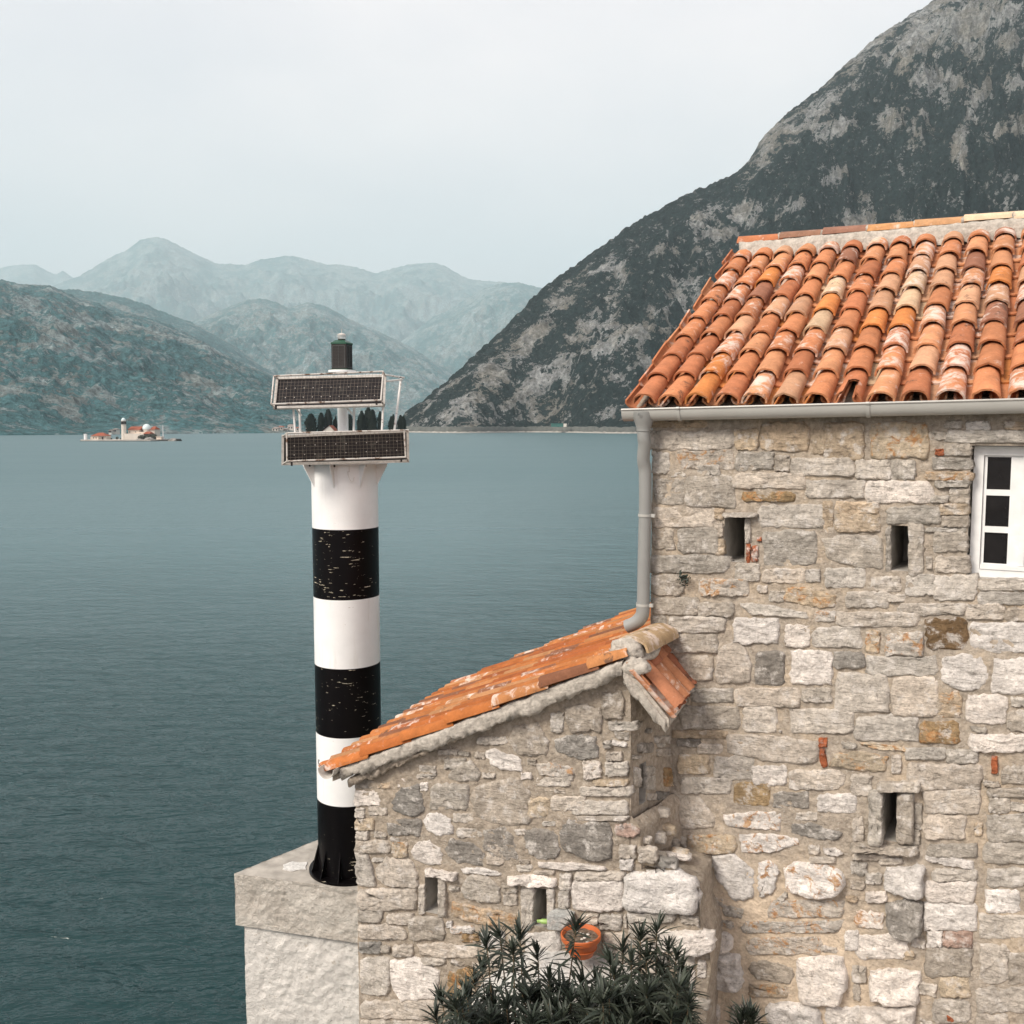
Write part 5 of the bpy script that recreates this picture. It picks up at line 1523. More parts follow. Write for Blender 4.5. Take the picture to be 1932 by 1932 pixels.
# platform
zp = L3(925, 1512, h=0.3)[1]
m = MB(); m.lathe([(0.0, zp), (0.545, zp), (0.545, zp + 0.05), (0.0, zp + 0.05)], 64); plat = m.build('platform', WHITE, lh)
for k in range(8):
    an = math.pi / 8 + 2 * math.pi * k / 8 + R(4)
    d = Vector((math.cos(an), math.sin(an), 0)); t = Vector((-d.y, d.x, 0))
    m = MB()
    m.prism([d * 0.398 + Vector((0, 0, zp)), d * 0.535 + Vector((0, 0, zp)), d * 0.535 + Vector((0, 0, zp - 0.02)), d * 0.398 + Vector((0, 0, zp - 0.285))], -0.007, 0.007, t)
    m.build('bracket', WHITE, lh)
    m = MB(); m.lathe([(0.0, 0), (0.011, 0), (0.011, 0.03), (0, 0.03)], 8, (d.x * 0.47 + t.x * 0.035, d.y * 0.47 + t.y * 0.035, zp - 0.03))
    m.build('bolt', DARKST, plat)
# dangling cable under the platform
m = MB()
cx_, cz_ = L3(975, 1560, h=TR)
m.tube(smooth_path([Vector((cx_, -TR * 1.0 - 0.02, cz_ + 0.06)), Vector((cx_ + 0.005, -TR - 0.03, cz_ - 0.05)), Vector((cx_ - 0.02, -TR - 0.025, cz_ - 0.02)), Vector((cx_ + 0.0, -TR - 0.03, cz_ - 0.12)), Vector((cx_ + 0.035, -TR - 0.03, cz_ - 0.17)), Vector((cx_ + 0.06, -TR - 0.02, cz_ - 0.10))], 2), 0.005, 6)
m.build('cable', RUST, lh, smooth=True)
# mast, disc, lantern
ax, zd = L3(905, 540)
m = MB(); m.lathe([(0.064, zp + 0.05), (0.064, zd), (0.0, zd)], 32, (ax, 0, 0)); m.build('mast', WHITE, lh, smooth=True)
m = MB(); m.lathe([(0.0, zd - 0.012), (0.165, zd - 0.012), (0.165, zd + 0.014), (0.0, zd + 0.014)], 48, (ax, 0, 0)); m.build('mast_disc', WHITE, lh)
zl0, zl1 = L3(905, 518)[1], L3(905, 258)[1]
lan = empty('lantern', (ax + 0.0, 0, zl0), R(-24)); lan.parent = lh
HL = zl1 - zl0
S2 = 0.094
m = MB(); m.box((0, 0, HL / 2), (2 * S2, 2 * S2, HL)); me = m.mesh('lantern_body', DARKST); link('lantern_body', me, lan)
m = MB(); m.box((0, 0, -0.012), (2 * S2 + 0.03, 2 * S2 + 0.03, 0.024)); link('lantern_base', m.mesh('lantern_base', GREEN), lan)
m = MB(); sq = lambda r, z: [(r * sx, r * sy, z) for sx, sy in ((-1, -1), (1, -1), (1, 1), (-1, 1))]
m.add(sq(S2 + 0.006, HL) + sq(S2 + 0.006, HL + 0.018) + sq(0.058, HL + 0.046) + sq(0.05, HL + 0.05), [(a + 4 * k, (a + 1) % 4 + 4 * k, (a + 1) % 4 + 4 * k + 4, a + 4 * k + 4) for k in range(3) for a in range(4)] + [(12, 13, 14, 15)])
link('lantern_cap', m.mesh('lantern_cap', GREEN), lan)
for q in range(4):
    Rm = Matrix.Rotation(q * math.pi / 2, 3, 'Z')
    m = MB()
    fw, y_ = 0.077, -S2 - 0.003
    for zz_ in (0.022, HL - 0.02): m.box(Rm @ Vector((0, y_, zz_)), (0, 0, 0) if False else tuple(abs(c) for c in (Rm @ Vector((2 * fw, 0.006, 0.005)))))
    for xx in (-fw, fw): m.box(Rm @ Vector((xx, y_, HL / 2)), tuple(abs(c) for c in (Rm @ Vector((0.005, 0.006, HL - 0.04)))))
    for k in range(1, 15): m.box(Rm @ Vector((0, y_ + 0.001, 0.022 + (HL - 0.042) * k / 15)), tuple(abs(c) for c in (Rm @ Vector((2 * fw - 0.01, 0.004, 0.0011)))))
    m.box(Rm @ Vector((0, y_ + 0.001, HL / 2)), tuple(abs(c) for c in (Rm @ Vector((0.003, 0.005, HL - 0.045)))))
    link('lantern_panel', m.mesh('lantern_panel', SLAT), lan)
m = MB(); m.lathe([(0.045, HL + 0.048), (0.045, HL + 0.066), (0.0, HL + 0.066)], 24); link('lens_base', m.mesh('lens_base', DARKST, True), lan)
m = MB(); m.lathe([(0.048, HL + 0.066), (0.051, HL + 0.075), (0.051, HL + 0.112), (0.046, HL + 0.122), (0.0, HL + 0.128)], 28); link('lens', m.mesh('lens', LENS, True), lan)
m = MB(); m.lathe([(0.052, HL + 0.108), (0.052, HL + 0.118), (0.03, HL + 0.132), (0.004, HL + 0.136), (0.003, HL + 0.185), (0, HL + 0.186)], 24); link('lens_cap', m.mesh('lens_cap', STEEL, True), lan)

def rod(m, a, b, w):
    m.tube([a, b], w, 6)
def solar_panel(corners, hpan, guard, hg, cols, rows, patch, name_seed):
    """corners in crop pixels TL TR BR BL, hpan = distance in front of the tower axis (top, bottom)"""
    def P(c, hh):
        x, z = L3(*c, h=hh)
        return Vector((x, -hh, z))
    TL, TRr, BR, BL = (P(c, h) for c, h in zip(corners, (hpan[0], hpan[0], hpan[1], hpan[1])))
    pan = empty('solar_panel', (0, 0, 0)); pan.parent = lh
    ex_ = (TRr - TL).normalized(); ez_ = (TL - BL).normalized(); nn = ex_.cross(ez_).normalized()
    if nn.y > 0: nn = -nn
    bw = 0.014
    m = MB()
    for a, b in ((TL, TRr), (BL, BR), (TL, BL), (TRr, BR)):
        d = (b - a); L_ = d.length
        x_ = d.normalized(); z_ = nn; y_ = z_.cross(x_)
        Rm = Matrix((x_, y_, z_)).transposed()
        m.box((a + b) / 2 - nn * 0.012, (L_ + 2 * bw, 2 * bw, 0.045), Rm)
    link('panel_frame', m.mesh('panel_frame', STEEL), pan)
    x_, z_ = ex_, nn
    Rm = Matrix((ex_, z_.cross(ex_), z_)).transposed()
    c0 = (TL + BR + TRr + BL) / 4
    w_, h_ = ((TRr - TL).length + (BR - BL).length) / 2, ((TL - BL).length + (TRr - BR).length) / 2
    m = MB(); m.box(c0 - nn * 0.022, (w_, h_, 0.012), Rm); link('panel_back', m.mesh('panel_back', DARKST), pan)
    cm = MB(); cm.box((0, 0, 0), (w_ / cols - 0.004, h_ / rows - 0.004, 0.004), Rm)
    cme = cm.mesh('cell', CELL)
    for i in range(cols):
        for j in range(rows):
            s, t = (i + 0.5) / cols - 0.5, (j + 0.5) / rows - 0.5
            link('cell', cme, pan, c0 + ex_ * (s * (w_ - 0.02)) + ez_ * (t * (h_ - 0.02)) - nn * 0.012)
    m = MB()
    for i in range(1, cols):
        for j in range(1, rows):
            s, t = i / cols - 0.5, j / rows - 0.5
            m.box(c0 + ex_ * (s * (w_ - 0.02)) + ez_ * (t * (h_ - 0.02)) - nn * 0.009, (0.010, 0.010, 0.003), Rm)
    link('cell_joint', m.mesh('cell_joint', STEEL), pan)
    # wire guard in front
    g4 = [P(c, h) for c, h in zip(guard, (hg[0], hg[0], hg[1], hg[1]))]
    m = MB()
    for k in range(4): rod(m, g4[k], g4[(k + 1) % 4], 0.0105)
    link('guard_frame', m.mesh('guard_frame', RUST2), pan)
    m = MB()
    nw, nh = 31, 8
    rr = random.Random(name_seed)
    for i in range(1, nw):
        a, b = g4[0].lerp(g4[1], i / nw), g4[3].lerp(g4[2], (i + rr.uniform(-.12, .12)) / nw)
        m.tube([a, b], 0.0015, 4, False)
    for j in range(1, nh):
        a, b = g4[0].lerp(g4[3], j / nh), g4[1].lerp(g4[2], j / nh)
        mid = (a + b) / 2 + Vector((0, 0, rr.uniform(-.004, .004)))
        m.tube([a, mid, b], 0.0015, 4, False)
    props(link('wire_guard', m.mesh('wire_guard', WIRE), pan), kind='stuff')
    for k in (0, 1, 2, 3):
        m = MB()
        q = g4[k]
        tgt = (TL, TRr, BR, BL)[k]
        rod(m, q, tgt, 0.009)
        link('guard_arm', m.mesh('guard_arm', RUST2), pan)
    for k in (2, 3):
        m = MB(); m.box(g4[k] + Vector((-0.05 if k == 2 else 0.05, 0.015, -0.03)), (0.022, 0.03, 0.05)); link('clip', m.mesh('clip', DARKST), pan)
    return pan
solar_panel([(282, 1222), (1592, 1165), (1597, 1482), (280, 1512)], (0.60, 0.56), [(322, 1188), (1556, 1158), (1572, 1440), (326, 1482)], (0.69, 0.67), 12, 3, True, 1)
solar_panel([(222, 612), (1356, 588), (1340, 890), (192, 920)], (0.30, 0.42), [(188, 588), (1336, 540), (1312, 842), (160, 884)], (0.44, 0.58), 12, 3, False, 2)
# steel posts and rails
def post(x0, y0, x1, y1, h0, h1, r, name='post'):
    a, b = L3(x0, y0, h=h0), L3(x1, y1, h=h1)
    m = MB(); rod(m, Vector((a[0], -h0, a[1])), Vector((b[0], -h1, b[1])), r)
    m.build(name, RUST, lh, smooth=True)
post(390, 900, 412, 1200, 0.30, 0.45, 0.013)
post(455, 900, 466, 1200, 0.05, 0.30, 0.014)
post(415, 925, 475, 1000, 0.25, 0.1, 0.012, 'brace')
post(1032, 900, 1026, 1180, 0.10, 0.30, 0.014)
post(1030, 1010, 950, 915, 0.08, 0.1, 0.011, 'brace')
post(1352, 600, 1322, 1175, 0.28, 0.45, 0.014)
post(1522, 620, 1452, 1165, -0.10, 0.30, 0.014)
post(1360, 575, 1555, 606, 0.25, -0.12, 0.012, 'rail')
post(1370, 642, 1535, 626, 0.25, -0.10, 0.012, 'rail')
post(270, 610, 1360, 582, 0.20, 0.20, 0.016, 'rail')
# pale splash of paint on the plinth beside the foot
pp = [at_z(u, v, ZB + 0.004) for u, v in ((536, 1632), (552, 1626), (580, 1627), (576, 1640), (548, 1644), (533, 1640))]
m = MB()
pp = [Vector(tuple(p)) - off for p in pp]
pp2 = []
for k in range(len(pp)):
    for t in range(4):
        q = pp[k].lerp(pp[(k + 1) % len(pp)], t / 4)
        pp2.append(q + Vector((0.03 * mn.noise(q * 9), 0.03 * mn.noise(q * 9 + Vector((5, 5, 5))), 0)))
m.prism(pp2, -0.006, 0.003, (0, 0, 1))
m.build('paint_splash', plain('paint_splash', (0.56, 0.55, 0.52), 0.8, 0.35, 26), plinth)

# ================================================================== PLANTS, POT AND SMALL THINGS BY THE WALL
LEAF = NM('oleander_leaf')
v = LEAF.coord('Object', rnd=True)
rn_ = LEAF.n('ObjectInfo').outputs['Random']
c = LEAF.mix(rn_, (0.022, 0.031, 0.023), (0.050, 0.060, 0.042))
c = LEAF.scale_col(c, LEAF.ramp(LEAF.noise(v, 8, 3), 0.3, 0.7, 0.75, 1.3, False))
LEAF = LEAF.done(c, 0.45, Specular_IOR_Level=0.35)
TWIG = plain('oleander_twig', (0.12, 0.085, 0.045), 0.8, 0.3, 20)
def leaf_mesh(seed, L_=0.15, w=0.0105):
    rnd = random.Random(seed)
    V, Fc = [], []
    n = 6
    cv = rnd.uniform(0.1, 0.9)
    tw = rnd.uniform(-0.5, 0.5)
    for k in range(n + 1):
        t = k / n
        ww = w * (math.sin(math.pi * min(1, t * 0.96 + 0.04)) ** 0.7) * (1.15 - 0.35 * t)
        y = L_ * (t - 0.10 * cv * t * t)
        z = -L_ * cv * 0.35 * t * t
        ca, sa = math.cos(tw * t), math.sin(tw * t)
        for s in (-1, 0, 1):
            x, zz_ = s * ww, abs(s) * ww * 0.45
            V.append((x * ca - zz_ * sa, y, z + x * sa + zz_ * ca))
    for k in range(n):
        for s in range(2):
            a = k * 3 + s
            Fc.append((a, a + 1, a + 4, a + 3))
    return mesh('leaf', V, Fc, LEAF, True)
leaves = [leaf_mesh(k, 0.165 + 0.03 * (k % 3 - 1), 0.0100 + 0.001 * (k % 2)) for k in range(8)]
leaf_np = []
for me in leaves:
    vv = np.array([v.co[:] for v in me.vertices]); ff = np.array([p.vertices[:] for p in me.polygons])
    leaf_np.append((vv, ff))
GZ = BASEZ
def oleander(base_px, tops, seed, label, yd, n_ind=290, group=None):
    rnd = random.Random(seed)
    bx = at_z(base_px[0], base_px[1], GZ + 0.0)
    root = empty('oleander', (bx[0], bx[1], GZ), 0, label, 'shrub', group)
    B = Vector(tuple(bx))
    rest_v, rest_f, nb = [], [], 0
    cand = []
    for (u, v, Y) in tops:
        d = ray(u, v)
        tip = Vector(tuple(CAM + d * (Y / d[1]))) - B
        foot = Vector((tip.x * 0.25 + rnd.uniform(-.08, .08), tip.y * 0.35 + rnd.uniform(-.08, .08), 0))
        mid = foot.lerp(tip, 0.55) + Vector((tip.x * 0.10, tip.y * 0.05, 0))
        path = smooth_path([foot, mid, tip], 2)
        m = MB(); m.tube(path, [0.010 - 0.007 * k / (len(path) - 1) for k in range(len(path))], 5)
        m.build('stem', TWIG, root, smooth=True)
        ax_ = (path[-1] - path[-4]).normalized()
        # whorls
        total = (tip - foot).length
        nwh = max(8, int(min(total, 1.2) / 0.040))
        for wi in range(nwh):
            t = 1 - 0.82 * (wi / nwh) ** 1.1 * min(1, 1.0 / max(total, 0.3))
            f = t * (len(path) - 1)
            i = min(int(f), len(path) - 2)
            p = path[i].lerp(path[i + 1], f - i)
            if p.z < 0.15: continue
            tilt = R(10 + min(74, 6.5 * wi) + rnd.uniform(-10, 18))
            ph = rnd.uniform(0, 6.28)
            nl = 4 if wi == 0 else 3
            for q in range(nl):
                if wi > 5 and rnd.random() < 0.18: continue
                an = ph + 2 * math.pi * q / nl + rnd.uniform(-.3, .3)
                side = ax_.orthogonal().normalized()
                side = Matrix.Rotation(an, 3, ax_) @ side
                dr = (ax_ * math.cos(tilt) + side * math.sin(tilt)).normalized()
                if wi > 5: dr = (dr - Vector((0, 0, 0.22))).normalized()
                xx = dr.cross(side if abs(dr.dot(side)) < 0.95 else ax_).normalized()
                zz_ = xx.cross(dr).normalized()
                if zz_.dot(ax_) < 0: xx, zz_ = -xx, -zz_
                Mr = Matrix((xx, dr, zz_)).transposed()
                sc_ = rnd.uniform(0.6, 1.1) * (0.8 if wi < 2 else 1)
                cand.append((p - Vector(tuple(CAM)) + B, p, Mr, sc_, rnd.randrange(8)))
    cand.sort(key=lambda c: c[0].length)
    for k, (dd, p, Mr, sc_, mi) in enumerate(cand):
        if k < n_ind:
            o = link('leaf', leaves[mi], root, p)
            o.rotation_euler = Mr.to_euler()
            o.scale = (sc_, sc_, sc_)
        else:
            vv, ff = leaf_np[mi]
            M3 = np.array(Mr) * sc_
            rest_v.append(vv @ M3.T + np.array(p)); rest_f.append(ff + nb); nb += len(vv)
    if rest_v:
        me = quads_mesh('foliage', np.concatenate(rest_v), np.concatenate(rest_f), LEAF, True)
        props(link('foliage', me, root), kind='stuff')
    return root, len(cand)
def spread(spec, seed, n_low, box, Y):
    rnd = random.Random(seed)
    out = [(u, v, Y + rnd.uniform(-.25, .25)) for u, v in spec]
    for k in range(n_low):
        u = rnd.uniform(box[0], box[2]); v = rnd.uniform(box[1], box[3])
        out.append((u, v, Y + rnd.uniform(-0.55, 0.15)))
    return out
def O2(x, y): return ((1050 + x / 2.576) / 1.32505, (2240 + y / 2.576) / 1.32505)
tl_ = [O2(*p) for p in ((430, 215), (515, 165), (645, 170), (760, 290), (1005, 110), (830, 450), (600, 270), (350, 460), (900, 520), (840, 540), (400, 390), (1050, 470))]
tr_ = [O2(*p) for p in ((1295, 250), (1410, 170), (1515, 130), (1590, 250), (1670, 380), (1720, 460), (1350, 330), (1215, 330), (1120, 470), (1450, 300), (1550, 400), (1240, 420), (1640, 300))]
low = [O2(*p) for p in ((140, 640), (100, 750), (220, 700), (300, 600))]
r1, c1 = oleander((1005, 2280), spread([(u, v + 26) for u, v in tl_] + [(u, v + 10) for u, v in low], 3, 90, (845, 1880, 1115, 2010), 6.15), 11, 'dark green oleander bush left of the terracotta pot', 0, group='oleander bushes by the annexe wall')
r2, c2 = oleander((1190, 2290), spread([(u + 3, v + 26) for u, v in tr_], 5, 110, (1105, 1868, 1300, 2010), 6.05), 12, 'dark green oleander bush right of the terracotta pot below the white block', 0, group='oleander bushes by the annexe wall')
sml = [((1600 + x / 2.0125) / 1.32505, (1760 + y / 2.0125) / 1.32505, 5.9) for x, y in ((530, 1575), (548, 1590), (505, 1610), (566, 1600))]
r3, c3 = oleander((1408, 2330), sml, 13, 'small oleander shoot at the lower edge right of the big bushes', 0, group='oleander bushes by the annexe wall')
print('leaves', c1, c2, c3)

# whitewashed ledge behind the bushes that carries the pot
led_a0, led_z1 = FA.px(1005, 1800, h=0.12)
led_a1 = FA.px(1180, 1800, h=0.12)[0]
n_, m_ = 44, 14
V = []
for i in range(n_):
    a = led_a0 - 0.5 + (led_a1 - led_a0 + 1.1) * i / (n_ - 1)
    inn = max(0, 1 - max(0, (led_a0 - a) / 0.5, (a - led_a1) / 0.6))
    ztop = led_z1 * (0.55 + 0.45 * inn ** 0.7)
    for j, (yy, zf_) in enumerate(((0.05, 1), (-0.10, 1.0), (-0.22, 0.99), (-0.30, 0.96), (-0.345, 0.90), (-0.36, 0.8), (-0.37, 0.65), (-0.385, 0.5), (-0.40, 0.3), (-0.42, 0.0))):
        q = Vector((a * 5, yy * 7, zf_ * 4))
        V.append((a + 0.02 * mn.noise(q), yy * (0.6 + 0.4 * inn) - 0.03 * mn.noise(q * 1.3), ztop * zf_ + 0.025 * mn.noise(q * 1.7) * (zf_ > 0)))
LIMEW = mortar_mat('whitewash', (0.66, 0.66, 0.64), (0.60, 0.58, 0.54))
link('ledge', quads_mesh('ledge', V, grid_quads(n_, 10), LIMEW, True), annex)

# terracotta pot
pc = FA.px(1097, 1800, h=0.17)
POTR = 0.150
pot_w = FA.pt(pc[0], pc[1] + 0.0, 0.17)
pw_ = MA @ pot_w
pot = empty('flower_pot', tuple(pw_), 0, 'round orange terracotta pot with dry soil on the ledge below the second slit', 'pot')
pot.rotation_euler = (R(-1), R(-2), 0)
POTM = plain('pot_terracotta', (0.47, 0.115, 0.03), 0.6, 0.12, 12, 0.2)
m = MB(); m.lathe([(0, 0.0), (0.088, 0.0), (0.092, 0.01), (0.135, 0.115), (0.138, 0.122), (0.150, 0.124), (0.152, 0.135), (0.152, 0.158), (0.148, 0.163), (0.141, 0.163), (0.138, 0.158), (0.130, 0.125), (0, 0.12)], 40)
pb = m.build('pot_body', POTM, pot, smooth=True)
m = MB(); m.lathe([(0.112, 0.05), (0.118, 0.053), (0.120, 0.058), (0.114, 0.060)], 40); m.build('pot_band', POTM, pb, smooth=True)
SOIL = plain('dry_soil', (0.15, 0.115, 0.085), 0.95, 0.5, 40, 1.0)
V = [(0, 0, 0.128)]
Fc = []
for r_ in range(1, 6):
    for k in range(24):
        an = 2 * math.pi * k / 24
        rr3 = 0.136 * r_ / 5
        V.append((rr3 * math.cos(an), rr3 * math.sin(an), 0.132 + 0.012 * mn.noise(Vector((math.cos(an) * r_, math.sin(an) * r_, 2)))))
for k in range(24): Fc.append((0, 1 + k, 1 + (k + 1) % 24))
for r_ in range(4):
    for k in range(24):
        a, b2 = 1 + r_ * 24 + k, 1 + r_ * 24 + (k + 1) % 24
        Fc.append((a, a + 24, b2 + 24, b2))
link('soil', mesh('soil', V, Fc, SOIL), pot)
rnd = random.Random(4)
PEB = plain('pebble', (0.55, 0.52, 0.47), 0.8, 0.3, 10)
for k in range(7):
    an, r_ = rnd.uniform(0, 6.28), rnd.uniform(0.03, 0.11)
    o = blob('pebble', (r_ * math.cos(an), r_ * math.sin(an), 0.14), (rnd.uniform(.01, .018), rnd.uniform(.008, .016), 0.009), PEB, pot, k, 1, 0.3)
m = MB()
for k in range(9):
    an = rnd.uniform(0, 6.28)
    p = Vector((0.06 * math.cos(an) + 0.03, 0.06 * math.sin(an), 0.13))
    m.tube([p, p + Vector((rnd.uniform(-.06, .06), rnd.uniform(-.06, .06), rnd.uniform(0.01, 0.05)))], 0.0028, 4)
m.build('dry_twig', plain('dry_twig', (0.16, 0.11, 0.07), 0.9), pot)

# loose whitish block beside the second slit, green bottle in it, bent hook, wall tuft
a_, z_ = FA.px(*CC(1172, 872), h=0.06)
LB = MB()
q0 = [FA.px(*CC(*p), h=0.09) for p in ((1112, 828), (1200, 832), (1245, 850), (1190, 915), (1112, 908))]
c_ = (sum(p[0] for p in q0) / 5, sum(p[1] for p in q0) / 5)
LB.prism([Vector((p[0] - c_[0], 0, p[1] - c_[1])) for p in q0], -0.085, 0.06, (0, 1, 0))
lb = LB.build('loose_stone', STONE, None)
lb.location = MA @ Vector((c_[0], -0.02, c_[1])); lb.rotation_euler = (0, 0, -TA)
bmx = bmesh.new(); bmx.from_mesh(lb.data); bmesh.ops.bevel(bmx, geom=bmx.edges[:], offset=0.008, segments=2, affect='EDGES'); bmx.to_mesh(lb.data); bmx.free()
lb.color = (0.50, 0.51, 0.49, 0.0)
props(lb, 'pale flat loose stone leaning by the second slit above the pot', 'stone')
bp = FA.px(*CC(1096, 862), h=0.01)
bot = empty('bottle', tuple(MA @ FA.pt(bp[0], bp[1], 0.02)), -TA, 'light green bottle lying in the slit beside the loose pale stone', 'bottle')
BG = plain('green_plastic', (0.30, 0.46, 0.14), 0.35, 0.1, 10)
m = MB(); m.tube([Vector((-0.035, -0.02, 0.004)), Vector((-0.02, -0.015, 0.004)), Vector((-0.012, -0.012, 0.003)), Vector((0.05, 0.01, 0.0)), Vector((0.12, 0.04, -0.002))], [0.013, 0.013, 0.020, 0.021, 0.021], 12)
m.build('bottle_body', BG, bot, smooth=True)
m = MB(); m.tube([Vector((-0.048, -0.025, 0.004)), Vector((-0.034, -0.02, 0.004))], 0.0125, 12); m.build('bottle_cap', BG, bot, smooth=True)
hk = FA.px(*CC(1712, 596), h=0.02)
m = MB()
hp_ = [Vector((0, 0, -0.03)), Vector((0, -0.005, 0.022)), Vector((0.012, -0.01, 0.026)), Vector((0.058, -0.02, 0.018)), Vector((0.062, -0.02, 0.008))]
m.tube(smooth_path([p - Vector((0.025, 0, 0)) for p in hp_], 1), 0.004, 6)
hook = m.build('iron_hook', DARKST, None, smooth=True)
hook.location = MA @ FA.pt(hk[0], hk[1], 0.01); hook.rotation_euler = (0, 0, -TA)
props(hook, 'bent black iron hook sticking up above the big white block', 'hook')
tf = FH.px(1290, 1091, h=0.02)
TUFT = 1.75
tuft = empty('wall_plant', tuple(MH @ FH.pt(tf[0], tf[1], 0.015)), -TH, 'small dark green tuft growing from the house wall near the downpipe', 'plant')
rnd = random.Random(9)
vs_, fs_ = [], []
m = MB()
for k in range(70):
    d = Vector((rnd.gauss(0, 1), -abs(rnd.gauss(0, 0.8)) - 0.2, rnd.gauss(0, 1))).normalized()
    p = d * rnd.uniform(0.012, 0.042) * TUFT
    s_ = d.orthogonal().normalized() * 0.013
    t_ = d.cross(s_).normalized() * 0.007
    m.add([p - s_, p + t_ + d * 0.006, p + s_, p - t_], [(0, 1, 2, 3)])
m.build('foliage', LEAF, tuft)
m = MB(); m.tube([Vector((0, 0.02, -0.005)), Vector((0, -0.03, 0.0))], 0.005, 5); m.build('stem', TWIG, tuft)
# ================================================================== CHURCH ISLAND
def CI(x, y): return ((180 + x / 6.44) / 1.32505, (1010 + y / 6.44) / 1.32505)
ib = at_z(*CI(940, 598), 0.0)
ID = ib[1]
def IX(x): return float((CI(x, 0)[0] - 966) / F * ID * 1.002)
def IZ(y): return float((800 - CI(0, y)[1]) / F * ID + CAMZ)
PLA = plain('church_plaster', (0.70, 0.60, 0.50), 0.9, 0.08, 0.4)
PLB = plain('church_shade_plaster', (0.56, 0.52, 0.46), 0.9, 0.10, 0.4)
RED = plain('church_roof', (0.27, 0.070, 0.032), 0.9, 0.15, 0.8)
DOME = plain('pale_dome', (0.58, 0.68, 0.69), 0.5, 0.05, 0.5)
DARKW = plain('dark_opening', (0.03, 0.025, 0.025), 0.8)
QUAY = plain('island_quay', (0.42, 0.40, 0.36), 0.95, 0.25, 0.3)
QUAYD = plain('island_dark_quay', (0.06, 0.06, 0.055), 0.95, 0.3, 0.3)
SCRUB = plain('island_scrub', (0.055, 0.06, 0.045), 0.95, 0.4, 0.8, 0.8)
ROCKI = plain('island_rock', (0.24, 0.23, 0.21), 0.95, 0.4, 0.5, 0.8)
x0, x1 = IX(160), IX(1725)
gz_i = IZ(572)
m = MB()
n = 24
pl = [Vector((x0, ID, 0)), Vector((x0 + 2, ID - 2, 0)), Vector((IX(500), ID - 4, 0)), Vector((IX(1350), ID - 4, 0)), Vector((IX(1450), ID, 0)), Vector((x1, ID + 1, 0)), Vector((x1, ID + 6, 0)), Vector((IX(1450), ID + 9, 0)), Vector((IX(1300), ID + 26, 0)), Vector((IX(500), ID + 26, 0)), Vector((x0 + 2, ID + 14, 0))]
m.prism(pl, -3, IZ(588), (0, 0, 1))
props(m.build('island', QUAYD), 'low dark stone base of the church island', kind='structure')
m = MB()
c_ = sum(pl[:4] + pl[8:], Vector()) / 7
pl2 = [c_ + (p - c_) * 0.985 for p in (pl[0], pl[1], pl[2], pl[3], Vector((IX(1400), ID - 1, 0)), Vector((IX(1320), ID + 24, 0)), pl[9], pl[10])]
m.prism(pl2, 0, IZ(572), (0, 0, 1))
props(m.build('island_quay', QUAY), 'pale paved quay on the church island', kind='structure')
G0 = IZ(572)
church = empty('church', (IX(950), ID + 8, G0), 0, 'island church with round bell tower, pale dome and red roof', 'church')
def cpt(x, y, dy): return Vector((IX(x) - church.location.x, dy, IZ(y) - G0))
def cbox(name, xa, xb, yt, yb, d0, d1, mat, parent):
    a, b = cpt(xa, yb, d0), cpt(xb, yt, d1)
    m = MB(); m.box((a + b) / 2, (b.x - a.x, b.y - a.y, b.z - a.z)); return m.build(name, mat, parent)
cbox('nave', 828, 1003, 416, 575, 0, 9, PLA, church)
cbox('chancel', 1003, 1112, 452, 575, -0.8, 9, PLA, church)
cbox('apse', 1100, 1225, 410, 575, 3, 10, PLB, church)
def gable_roof(xa, xb, ye, yr, d0, d1, mat, parent, hip=0.0, name='roof'):
    a, b = cpt(xa, ye, d0), cpt(xb, ye, d1)
    zr = cpt(0, yr, 0).z
    ym = (a.y + b.y) / 2
    hx_ = (b.x - a.x) * hip
    m = MB()
    m.add([a, (b.x, a.y, a.z), (b.x, b.y, a.z), (a.x, b.y, a.z), (a.x + hx_, ym, zr), (b.x - hx_, ym, zr)], [(0, 1, 5, 4), (2, 3, 4, 5), (0, 4, 3), (1, 2, 5), (3, 2, 1, 0)])
    return m.build(name, mat, parent)
gable_roof(822, 1020, 418, 362, -0.6, 9.6, RED, church)
gable_roof(1130, 1236, 412, 360, 2.5, 10.5, RED, church, 0.3)
for (xx, yy) in ((855, 452), (950, 452), (1035, 480)): cbox('window', xx - 6, xx + 6, yy - 7, yy + 7, -0.12 if xx < 1003 else -0.92, 0.2, DARKW, church)
cbox('door', 890, 905, 530, 575, -0.12, 0.2, DARKW, church)
tx_ = cpt(780, 575, -1.5)
tr1 = (IX(822) - IX(742)) / 2
m = MB(); zt1, zt2, zt3 = cpt(0, 340, 0).z, cpt(0, 275, 0).z, cpt(0, 232, 0).z
m.lathe([(tr1, 0), (tr1 * 0.94, zt1), (tr1 * 1.0, zt1 + 0.1), (tr1 * 1.0, zt1 + 0.3), (tr1 * 0.84, zt1 + 0.35), (tr1 * 0.82, zt2), (tr1 * 0.92, zt2 + 0.1), (tr1 * 0.92, zt2 + 0.4), (0, zt2 + 0.4)], 24, tuple(tx_))
tower_ = m.build('bell_tower', PLB, church, smooth=True)
m = MB(); m.lathe([(tr1 * 0.86 * math.cos(t), zt2 + 0.4 + (zt3 - zt2) * math.sin(t)) for t in [math.pi / 2 * k / 8 for k in range(9)]], 24, tuple(tx_)); m.build('cupola', DOME, tower_, smooth=True)
for k in range(8):
    an = 2 * math.pi * k / 8 + 0.25
    m = MB(); m.box(Vector(tx_) + Vector((tr1 * 0.80 * math.cos(an), tr1 * 0.80 * math.sin(an), (zt1 + zt2) / 2 + 0.2)), (0.7, 0.5, (zt2 - zt1) * 0.7), Matrix.Rotation(an + math.pi / 2, 3, 'Z')); m.build('opening', DARKW, tower_)
